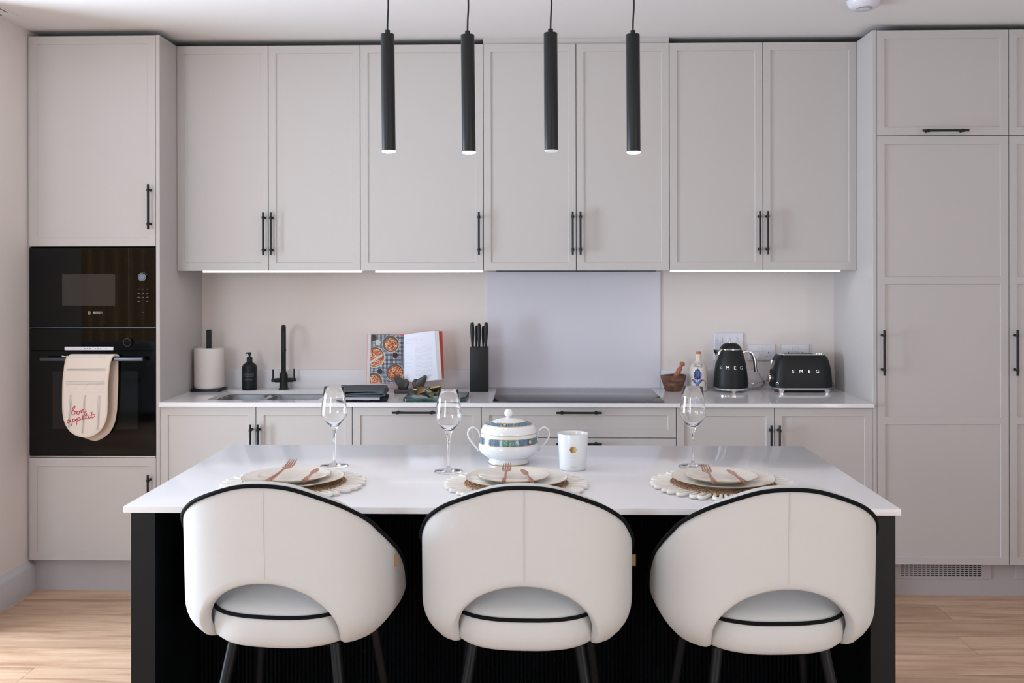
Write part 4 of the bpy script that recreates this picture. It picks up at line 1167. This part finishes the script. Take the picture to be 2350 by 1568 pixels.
for dx, a1 in ((-.3, -.68), (.28, .6), (-.14, -.45), (.12, .42)):
    patch(bm, [(FA, .04), (FA+dx*.5, .047), (FA+a1*.7, .062), (FA+a1, .06), (FA+a1*.75, .05), (FA+dx*.5, .034), (FA, .018)], mpb(1 if abs(dx) > .2 else 2), 0 if abs(dx) > .2 else 1)
patch(bm, [(FA-.05, 0.004), (FA+.05, .004), (FA+.04, .058), (FA-.04, .058)], mpb(2), 1)
tube(bm, [mpb(2)(v.x, v.y) for v in smooth([(FA+.2, .05, 0), (FA+.45, .058, 0), (FA+.75, .056, 0), (FA+.95, .042, 0), (FA+.9, .018, 0)], 4)], .0014, 6, mi=0)
addtext(bm, 'Extra Virgin', .0135, lambda x, y, z: mpb(2)(x/.038+FA+.02, .1385+y*.9), shear=.3, mi=0); addtext(bm, 'Olive oil', .015, lambda x, y, z: mpb(2)(x/.043+FA, .1275+y*.9), shear=.3, mi=0)
make('painted_flower', bm, ['blue', 'bluelight', 'green'], b, rec=False)['label'] = 'blue painted flower and lettering'

# kettle
KX, KY = 2.738, -.145
root = thing('electric_kettle', 'matt black retro kettle with chrome handle and spout, left of the toaster', 'kettle', (KX, KY, WZ))
kp = [(.0855, .0215), (.0865, .03), (.0855, .05), (.0835, .075), (.0805, .105), (.0755, .14), (.067, .176), (.0595, .2), (.0565, .212)]
bm = new(); lathe(bm, [(0, .0215)]+kp+[(0, .212)], 60); b = make('body', bm, 'black', root, sharp=50)
bm = new(); lathe(bm, [(0, .2145), (.0555, .2145), (.0545, .2165), (.048, .2275), (.038, .2375), (.026, .2435), (.012, .2455), (0, .2455)], 48); l = make('lid', bm, 'black', root, sharp=60)
bm = new(); lathe(bm, [(0, .2115), (.0568, .2115), (.0568, .2148), (0, .2148)], 48); make('chrome_ring', bm, 'chrome', root)
bm = new(); tube(bm, [(0, 0, .2445), (0, 0, .2475), (0, 0, .2482)], [.0125, .0125, .010], 24); make('lid_disc', bm, 'chrome', l)
bm = new(); lathe(bm, [(0, .010), (.082, .010), (.0865, .012), (.087, .0205), (.085, .0222), (0, .0222)], 60)
for a in (-PI/2, PI/6, PI*5/6):
    c, s = math.cos(a), math.sin(a); rs = []
    for rr_, w, z in ((.0868, .034, .013), (.0868, .018, .008), (.086, .0125, .0)):
        rs.append([(c*(rr_-e)-s*t*w, s*(rr_-e)+c*t*w, z) for t, e in ((-.5, .03), (.5, .03), (.5, .004), (.25, .0012), (0, 0), (-.25, .0012), (-.5, .004))])
    rings(bm, rs)
make('base', bm, 'chrome', root, sharp=40)
bm = new()
sp = []
for z, x0, xt, w in ((.150, -.068, -.074, .004), (.17, -.062, -.0745, .012), (.19, -.056, -.079, .018), (.206, -.05, -.0855, .021), (.2105, -.05, -.088, .0215)):
    sp.append([(x0, -w*1.25, z), (x0-.008, -w, z), ((x0+xt)/2, -w*.75, z), (xt, 0, z), ((x0+xt)/2, w*.75, z), (x0-.008, w, z), (x0, w*1.25, z)])
rings(bm, sp); make('spout', bm, 'chrome', root, sharp=50)
bm = new(); tube(bm, smooth([(.058, 0, .196), (.08, 0, .201), (.1, 0, .197), (.1125, 0, .183), (.119, 0, .16), (.1225, 0, .135), (.125, 0, .108), (.1255, 0, .100)], 6), [.0085]*42+[.0075], 16) if 0 else tube(bm, smooth([(.058, 0, .196), (.08, 0, .201), (.1, 0, .197), (.1125, 0, .183), (.119, 0, .16), (.1225, 0, .135), (.125, 0, .100)], 6), .0088, 16)
make('handle', bm, 'chrome', root, sharp=60)
bm = new(); cyl(bm, (.085, -.02, .045), (.105, -.03, .043), .003); cyl(bm, (.103, -.029, .043), (.112, -.033, .043), .0052, seg=16); make('switch_lever', bm, 'chrome', root)
bm = new(); rk = lambda z: interp(z, [(z_, r_) for r_, z_ in kp])
for ch_, a in zip('SMEG', (-.85, -.36, .10, .56)):
    addtext(bm, ch_, .0225, lambda x, y, z: (math.sin(a-.02+x*1.15/.0785)*(rk(.124+y)+.0006+z), -math.cos(a-.02+x*1.15/.0785)*(rk(.124+y)+.0006+z), .124+y), extr=.0008)
make('lettering', bm, 'letters', b, rec=True)['label'] = 'chrome letters S M E G'

# toaster
TX0, TY0 = 3.092, -.128
root = thing('toaster', 'wide matt black retro toaster with chrome base, right of the kettle', 'toaster', (TX0, TY0, WZ))
tp = [(.024, .149, .088), (.05, .148, .088), (.09, .1455, .087), (.125, .1405, .084), (.155, .133, .079), (.172, .126, .074), (.182, .1175, .068), (.1855, .1125, .064)]
bm = new(); rings(bm, [rrect(0, 0, w, d, min(.055, d*.62), z, 8) for z, w, d in tp]); b = make('body', bm, 'black', root, sharp=50)
bm = new(); rings(bm, [rrect(0, 0, w, d, .036, z, 8) for z, w, d in ((.1853, .112, .0635), (.1885, .111, .0625), (.1895, .108, .0595))]); t = make('top_plate', bm, 'chrome', root)
bm = new(); box(bm, -.088, .06, -.034, -.010, .1893, .1898); box(bm, -.088, .06, .010, .034, .1893, .1898); make('slots', bm, 'darkslot', t)
bm = new()
for x in (.078, .09, .1): tube(bm, [(x-.005, -.035, .1895), (x-.005, -.035, .193)], .004, 12)
make('buttons', bm, 'chrome', t)
bm = new(); rings(bm, [rrect(0, 0, w, d, .05, z, 8) for z, w, d in ((.0135, .136, .082), (.0145, .14, .0845), (.0235, .1425, .086), (.0245, .141, .0845))])
for sx in (-1, 1):
    for sy in (-1, 1): rings(bm, [rrect(sx*.113, sy*.071, w, .012, .005, z, 4) for z, w in ((0, .010), (.008, .012), (.0145, .019))])
make('base', bm, 'chrome', root, sharp=40)
bm = new(); rings(bm, [rrect(0, 0, .12, .075, .04, z, 6) for z in (.006, .0138)]); make('underside', bm, 'darkslot', root)
bm = new()
for i in range(32):
    pass
tube(bm, [(-.146, 0, .0665), (-.153, 0, .0665), (-.163, 0, .0665), (-.1655, 0, .0665)], [.021, .0225, .0215, .018], 32); make('dial', bm, 'chrome', root, sharp=40)
bm = new(); tube(bm, [(-.137+.0055*math.cos(2*PI*i/20), -.0868, .047+.0065*math.sin(2*PI*i/20)) for i in range(20)], .0009, 6, closed=True); make('button_ring', bm, 'chrome', root)
bm = new(); box(bm, -.1502, -.132, -.003, .003, .11, .16, .002); make('lever', bm, 'chrome', root)
bm = new(); dy = lambda z: interp(z, [(z_, d) for z_, w, d in tp])
for ch_, x0 in zip('SMEG', (-.058, -.0185, .022, .062)): addtext(bm, ch_, .0205, lambda x, y, z: (x0+x*1.2, -dy(.107+y)-.0004-z, .107+y), extr=.0008)
make('lettering', bm, 'letters', b)['label'] = 'chrome letters S M E G'

# sockets
def socket(x0, x1, z0, z1, kind, lab):
    root = thing('wall_socket', lab, 'socket', ((x0+x1)/2, -.0005, (z0+z1)/2)); off = ((x0+x1)/2, 0, (z0+z1)/2)
    bm = new(); y = -.009
    rings(bm, [[(a, yy, b) for a, yy, b in [(x0+.005*q, yy_, z0+.005*q), (x1-.005*q, yy_, z0+.005*q), (x1-.005*q, yy_, z1-.005*q), (x0+.005*q, yy_, z1-.005*q)]] for yy_, q in ((-.0006, 0), (-.006, 0), (y, 1))])
    make('face_plate', bm, 'whiteplastic', root, off=off, sharp=20)
    def rocker(cx, cz, w=.0145, h=.028):
        bm = new(); box(bm, cx-w/2, cx+w/2, y-.003, y+.001, cz-h/2, cz+h/2, .001); make('rocker_switch', bm, 'whiteplastic', root, off=off)
    cx = (x0+x1)/2
    if kind == 3:
        for k in (-.041, -.002, .037): rocker(cx+k, 1.148)
        bm = new(); [cyl(bm, (cx+s*.058, y+.0005, 1.145), (cx+s*.058, y-.0008, 1.145), .0028, seg=12) for s in (-1, 1)]; make('screws', bm, 'steel', root, off=off)
    else:
        rocker(cx-.009, z1-.026, .013, .024); rocker(cx+.009, z1-.026, .013, .024)
        bm = new()
        for s in (-1, 1):
            hx = cx+s*.036; box(bm, hx-.002, hx+.002, y-.0003, y+.0005, z1-.047, z1-.039); [box(bm, hx+d-.0033, hx+d+.0033, y-.0003, y+.0005, z1-.066, z1-.0625) for d in (-.011, .011)]
        make('pin_holes', bm, 'darkslot', root, off=off)
    return root
socket(2.678, 2.831, 1.04, 1.186, 3, 'white square cooker switch plate with three rockers behind the kettle')
socket(2.851, 2.997, 1.04, 1.125, 2, 'white double socket between the kettle and toaster'); socket(3.024, 3.172, 1.04, 1.125, 2, 'white double socket just above the toaster')
root = thing('power_plug', 'white plug in the socket above the kettle handle', 'plug', (2.888, -.03, 1.066))
bm = new(); box(bm, -.02, .018, -.012, .0205, -.018, .022, .006, 2); make('plug_body', bm, 'whiteplastic', root)
kt = [o for o in C.objects if o.get('category') == 'kettle'][0]; to_ = [o for o in C.objects if o.get('category') == 'toaster'][0]
bm = new(); tube(bm, smooth([(2.888, -.044, 1.05), (2.885, -.05, 1.02), (2.895, -.06, .98), (2.915, -.065, .95), (2.93, -.05, .935), (2.92, -.06, .915), (2.895, -.085, .9012), (2.865, -.10, .9012), (2.862, -.105, .9205), (2.885, -.1, .935), (2.915, -.08, .94), (2.925, -.05, .935), (2.92, -.045, .915), (2.88, -.05, .9012), (2.80, -.09, .903)], 8), .0026, 8)
make('power_cord', bm, 'greycable', kt, off=tuple(kt.location))['label'] = 'grey looping cord'
bm = new(); tube(bm, smooth([(3.236, -.115, .985), (3.25, -.11, .95), (3.268, -.10, .925), (3.265, -.09, .904), (3.248, -.085, .9012), (3.235, -.03, .9012)], 8), .0024, 8)
make('power_cord', bm, 'greycable', to_, off=tuple(to_.location))['label'] = 'thin grey cord'

# ------------------------------------------------------------------ oven glove over the oven handle
root = thing('oven_glove', 'cream striped double oven glove with red lettering hanging on the oven handle', 'oven glove', (-.33, -.66, 1.0)); off = (-.33, -.66, 1.0)
kx = .0020095
gx = lambda X: 1.6345+(X/4.9+50-1170)*kx
gz = lambda Y: 1.4992-(Y/4.9+740-625.9)*kx
def flap(bm, L, R, ya, th, zt, zb, N=34, mi=0):
    """L,R: tables z->x (zoomed pixel units converted). rows from top to bottom"""
    rs = []
    for k in range(N+1):
        z = zt+(zb-zt)*(math.sin(PI/2*k/N))
        xl, xr = interp(-z, L), interp(-z, R)
        if k == N: xl = xr = (xl+xr)/2
        m = 14; row = []
        for i in range(m+1):
            u = i/m; f = (1-abs(2*u-1)**4)**.5; x = xl+(xr-xl)*u
            row.append((x, ya-th/2*(.35+.65*f)*(1 if k < N else .3), z))
        for i in range(m, -1, -1):
            u = i/m; f = (1-abs(2*u-1)**4)**.5; x = xl+(xr-xl)*u
            row.append((x, ya+th/2*(.35+.65*f)*(1 if k < N else .3), z))
        rs.append(row)
    rings(bm, rs, mi=mi)
def tab(pts): return sorted([(-gz(Y), gx(X)) for X, Y in pts])
Lf = tab([(515, 370), (490, 450), (478, 540), (466, 640), (462, 760), (461, 900), (463, 1000), (475, 1080), (500, 1150), (545, 1215), (600, 1255), (660, 1275), (712, 1281)])
Rf = tab([(1022, 370), (1005, 420), (990, 480), (978, 580), (968, 700), (965, 850), (963, 950), (955, 1050), (935, 1120), (900, 1185), (850, 1235), (790, 1268), (712, 1281)])
bm = new(); flap(bm, Lf, Rf, -.664, .011, gz(385), gz(1281))
# saddle over the bar
rs = []
for k in range(13):
    a = PI*k/12; yc, zc_, rr_ = -.644, gz(385)-.002, .020
    xs_ = [gx(515)+(gx(1022)-gx(515))*i/10+ (k/12)*.016 for i in range(11)]
    rs.append([(x, yc-rr_*math.cos(a)-0*.005, zc_+.014*math.sin(a)+.0) for x in xs_]+[(x, yc-(rr_-.009)*math.cos(a), zc_+(.006)*math.sin(a)) for x in reversed(xs_)])
rings(bm, rs)
fp = make('front_pad', bm, 'linen', root, off=off, sharp=60)
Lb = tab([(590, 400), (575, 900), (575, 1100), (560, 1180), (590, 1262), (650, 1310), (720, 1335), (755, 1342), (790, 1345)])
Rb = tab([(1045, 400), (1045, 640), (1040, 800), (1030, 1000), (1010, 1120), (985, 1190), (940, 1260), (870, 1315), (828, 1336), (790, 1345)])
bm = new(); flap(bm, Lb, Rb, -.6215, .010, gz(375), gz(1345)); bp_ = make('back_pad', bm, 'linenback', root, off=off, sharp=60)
bm = new(); ed = [(gx(X), -.666, gz(Y)) for X, Y in [(515, 372), (490, 450), (478, 540), (466, 640), (462, 760), (461, 900), (463, 1000), (475, 1080), (500, 1150), (545, 1215), (600, 1255), (660, 1275), (712, 1281), (790, 1268), (850, 1235), (900, 1185), (935, 1120), (955, 1050), (963, 950), (965, 850), (968, 700), (978, 580), (990, 480), (1005, 420), (1022, 385)]]
tube(bm, smooth(ed, 3), .0036, 8); make('binding', bm, 'linenedge', root, off=off)['label'] = 'pale cream edge binding'
bm = new()
def gy(x, z):
    xl, xr = interp(-z, Lf), interp(-z, Rf); u = max(0, min(1, (x-xl)/max(1e-6, xr-xl))); f = (1-abs(2*u-1)**4)**.5
    return -.664-.0055*(.35+.65*f)-.0006
def stripe(X0, Y0, X1, Y1, w):
    n = 14; dx, dy_ = X1-X0, Y1-Y0; L_ = math.hypot(dx, dy_); nx, ny = -dy_/L_*w, dx/L_*w
    a = []; b_ = []
    for i in range(n+1):
        X, Y = X0+dx*i/n, Y0+dy_*i/n
        for lst, s in ((a, 1), (b_, -1)):
            x, z = gx(X+s*nx), gz(Y+s*ny); lst.append(bm.verts.new((x, gy(x, z), z)))
    for i in range(n): bm.faces.new((a[i], a[i+1], b_[i+1], b_[i]))
for Y in (508, 522, 535): stripe(512, Y, 948, Y+4, 1.5 if Y != 522 else 3)
for Y in (662, 676, 690): stripe(495, Y, 940, Y+3, 1.5 if Y != 676 else 3)
for X in (546, 558, 571): stripe(X, 808, X-25, 1185 if X < 560 else 1175, 1.5 if X != 558 else 3)
for X in (706, 718, 730): stripe(X, 812, X-30, 1240, 1.5 if X != 718 else 3)
for X in (866, 878, 890): stripe(X, 818, X-18, 1205, 1.5 if X != 878 else 3)
stripe(520, 385, 950, 385, 2)
make('stripes', bm, 'stripe', fp, off=off, rec=False)['label'] = 'grey woven stripes'
bm = new()
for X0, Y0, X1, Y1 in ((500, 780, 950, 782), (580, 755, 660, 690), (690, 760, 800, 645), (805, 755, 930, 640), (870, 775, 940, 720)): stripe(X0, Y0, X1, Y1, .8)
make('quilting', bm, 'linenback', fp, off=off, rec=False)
strokes = [[(565, 1005), (590, 975), (604, 945), (592, 938), (576, 970), (566, 1015), (576, 1033), (596, 1026), (605, 1008), (598, 992), (612, 998), (626, 1000)],
 [(642, 992), (626, 1002), (624, 1022), (640, 1028), (654, 1012), (650, 995), (642, 992), (662, 998)],
 [(664, 992), (674, 984), (672, 1016), (682, 990), (698, 970), (704, 985), (700, 1004), (714, 1006), (735, 990)],
 [(546, 1096), (528, 1090), (513, 1108), (518, 1125), (538, 1117), (548, 1094), (545, 1114), (562, 1112)],
 [(570, 1084), (573, 1110), (562, 1155)], [(572, 1100), (588, 1079), (604, 1084), (600, 1104), (580, 1111)], [(600, 1104), (625, 1080)],
 [(625, 1070), (628, 1100), (616, 1152)], [(628, 1088), (644, 1066), (660, 1072), (656, 1092), (638, 1099)], [(656, 1092), (675, 1080)],
 [(675, 1080), (694, 1068), (706, 1052), (696, 1044), (682, 1060), (686, 1082), (700, 1085), (722, 1068)], [(704, 1034), (718, 1022)],
 [(735, 1012), (727, 1060), (735, 1078), (752, 1066), (760, 1048)], [(714, 1044), (757, 1034)],
 [(762, 1044), (757, 1066), (768, 1073), (786, 1056)], [(775, 1006), (778, 1009)],
 [(797, 1000), (788, 1048), (796, 1066), (814, 1060), (830, 1044)], [(774, 1038), (826, 1028)]]
bm = new()
for st_ in strokes:
    pts = smooth([(X, Y, 0) for X, Y in st_], 4)
    tube(bm, [(gx(v.x), gy(gx(v.x), gz(v.y))-.0004, gz(v.y)) for v in pts], .0015, 6)
make('lettering', bm, 'redmark', fp, off=off)['label'] = 'red stitched words bon appetit'
bm = new(); tube(bm, smooth([(gx(515), -.66, gz(385)), (gx(480), -.662, gz(384)), (gx(450), -.662, gz(379)), (gx(448), -.66, gz(374)), (gx(480), -.658, gz(380)), (gx(515), -.655, gz(380))], 5), .0011, 6); make('hanging_loop', bm, 'cord', root, off=off)

# ------------------------------------------------------------------ living area behind the camera (seen only in the black glass)
def curtain(x0, x1, lab):
    bm = new(); n = 120; a = []; 
    for th in (0, .004):
        a.append([(x0+(x1-x0)*i/n, YB+.14+.06*math.sin(i*.42)+.02*math.sin(i*.17)+th) for i in range(n+1)])
    loop = a[0]+a[1][::-1]
    rings(bm, [[(x, y, z) for x, y in loop] for z in (.02, 2.45)]); tag(make('curtain', bm, 'curtain'), lab, 'curtain', 'curtains of the living area')
curtain(-3.65, -2.4, 'brown curtain reflected in the microwave glass'); curtain(-.55, -.1, 'brown curtain drawn back beside the garden window')
root = thing('sofa', 'blue-grey sofa reflected in the oven glass', 'sofa', (-3.1, -6.5, 0))
bm = new(); box(bm, -1.0, 1.0, -.45, .45, .08, .42, .05, 3); make('base', bm, 'sofa', root)
bm = new(); box(bm, -1.0, 1.0, .28, .5, .42, .80, .06, 3); make('back', bm, 'sofa', root)
for s in (-1, 1):
    bm = new(); box(bm, s*1.0-.12, s*1.0+.12, -.45, .5, .08, .62, .05, 3); make('arm', bm, 'sofa', root)
    bm = new(); box(bm, s*.46-.44, s*.46+.44, -.42, .27, .42, .54, .05, 3); make('seat_cushion', bm, 'sofa', root)
for sx in (-1, 1):
    for sy in (-1, 1): bm = new(); box(bm, sx*.9-.03, sx*.9+.03, sy*.35-.03, sy*.35+.03, 0, .08); make('foot', bm, 'darkslot', root)

# ------------------------------------------------------------------ light
def area(name, w, col, power, y=YB-.03, shape='RECTANGLE'):
    l = bpy.data.lights.new(name, 'AREA'); l.shape = 'RECTANGLE'; l.size = w[1]-w[0]; l.size_y = w[3]-w[2]; l.energy = power; l.color = col
    o = bpy.data.objects.new(name, l); C.objects.link(o); o.location = ((w[0]+w[1])/2, y, (w[2]+w[3])/2); o.rotation_euler = (PI/2, 0, 0)
    return o
# daylight through the windows behind the camera and the wide glazed wall on the left
area('daylight_garden_window', W1, (.87, 1.0, 1.10), 72)
area('daylight_left_window', W3, (.86, .98, 1.12), 18)
area('daylight_curtained_window', W6, (1.0, .97, .92), 42)
area('daylight_right_window', W2, (1.0, .92, .86), 4)
def side(name, w, x, rz, col, power):
    l = bpy.data.lights.new(name, 'AREA'); l.shape = 'RECTANGLE'; l.size = w[1]-w[0]-.1; l.size_y = w[3]-w[2]-.1; l.energy = power; l.color = col
    o = bpy.data.objects.new(name, l); C.objects.link(o); o.location = (x, (w[0]+w[1])/2, (w[2]+w[3])/2); o.rotation_euler = (PI/2, 0, rz)
side('daylight_patio_door', W4, XBAY-.03, -PI/2, (.81, .98, 1.17), 165)
side('daylight_side_window', W5, XR+.03, PI/2, (.97, 1.0, 1.0), 50)
def point(name, loc, p, col=(1, .93, .86), ang=100):
    l = bpy.data.lights.new(name, 'SPOT'); l.energy = p; l.color = col; l.spot_size = math.radians(ang); l.spot_blend = .6; l.shadow_soft_size = .018
    o = bpy.data.objects.new(name, l); C.objects.link(o); o.location = loc
for i, x in enumerate((1.307, 1.549, 2.044)): point('pendant_beam', (x, -2.24, 1.85), .8)
for i, (x0, x1) in enumerate(((.115, .9), (.967, 1.494), (2.41, 3.232))):
    l = bpy.data.lights.new('led_strip_light', 'AREA'); l.shape = 'RECTANGLE'; l.size = x1-x0; l.size_y = .01; l.energy = .35*(x1-x0); l.color = (1, .93, .88)
    o = bpy.data.objects.new('led_strip_light', l); C.objects.link(o); o.location = ((x0+x1)/2, -.3285, 1.4995)
w = bpy.data.worlds.new('sky'); bpy.context.scene.world = w; w.use_nodes = True
w.node_tree.nodes['Background'].inputs[0].default_value = (.8, .88, 1, 1); w.node_tree.nodes['Background'].inputs[1].default_value = .3

# ------------------------------------------------------------------ camera
cam = bpy.data.cameras.new('camera'); co = bpy.data.objects.new('camera', cam); C.objects.link(co)
cam.sensor_width = 36; cam.sensor_fit = 'HORIZONTAL'; cam.lens = 2326.17*36/2350
cam.shift_x = (1175-1170)/2350; cam.shift_y = -(784-625.4)/2350
cam.clip_start = .05; cam.clip_end = 60
co.matrix_world = Matrix.Translation((1.7431, -5.2899, 1.4992)) @ Matrix.Rotation(.0234, 4, 'Z') @ Matrix.Rotation(PI/2, 4, 'X') @ Matrix.Rotation(.0014*-1, 4, 'Z')
sc = bpy.context.scene; sc.camera = co
sc.view_settings.view_transform = 'Standard'; sc.view_settings.look = 'None'; sc.view_settings.gamma = 1; sc.view_settings.use_curve_mapping = False
sc.view_settings.exposure = 0.17
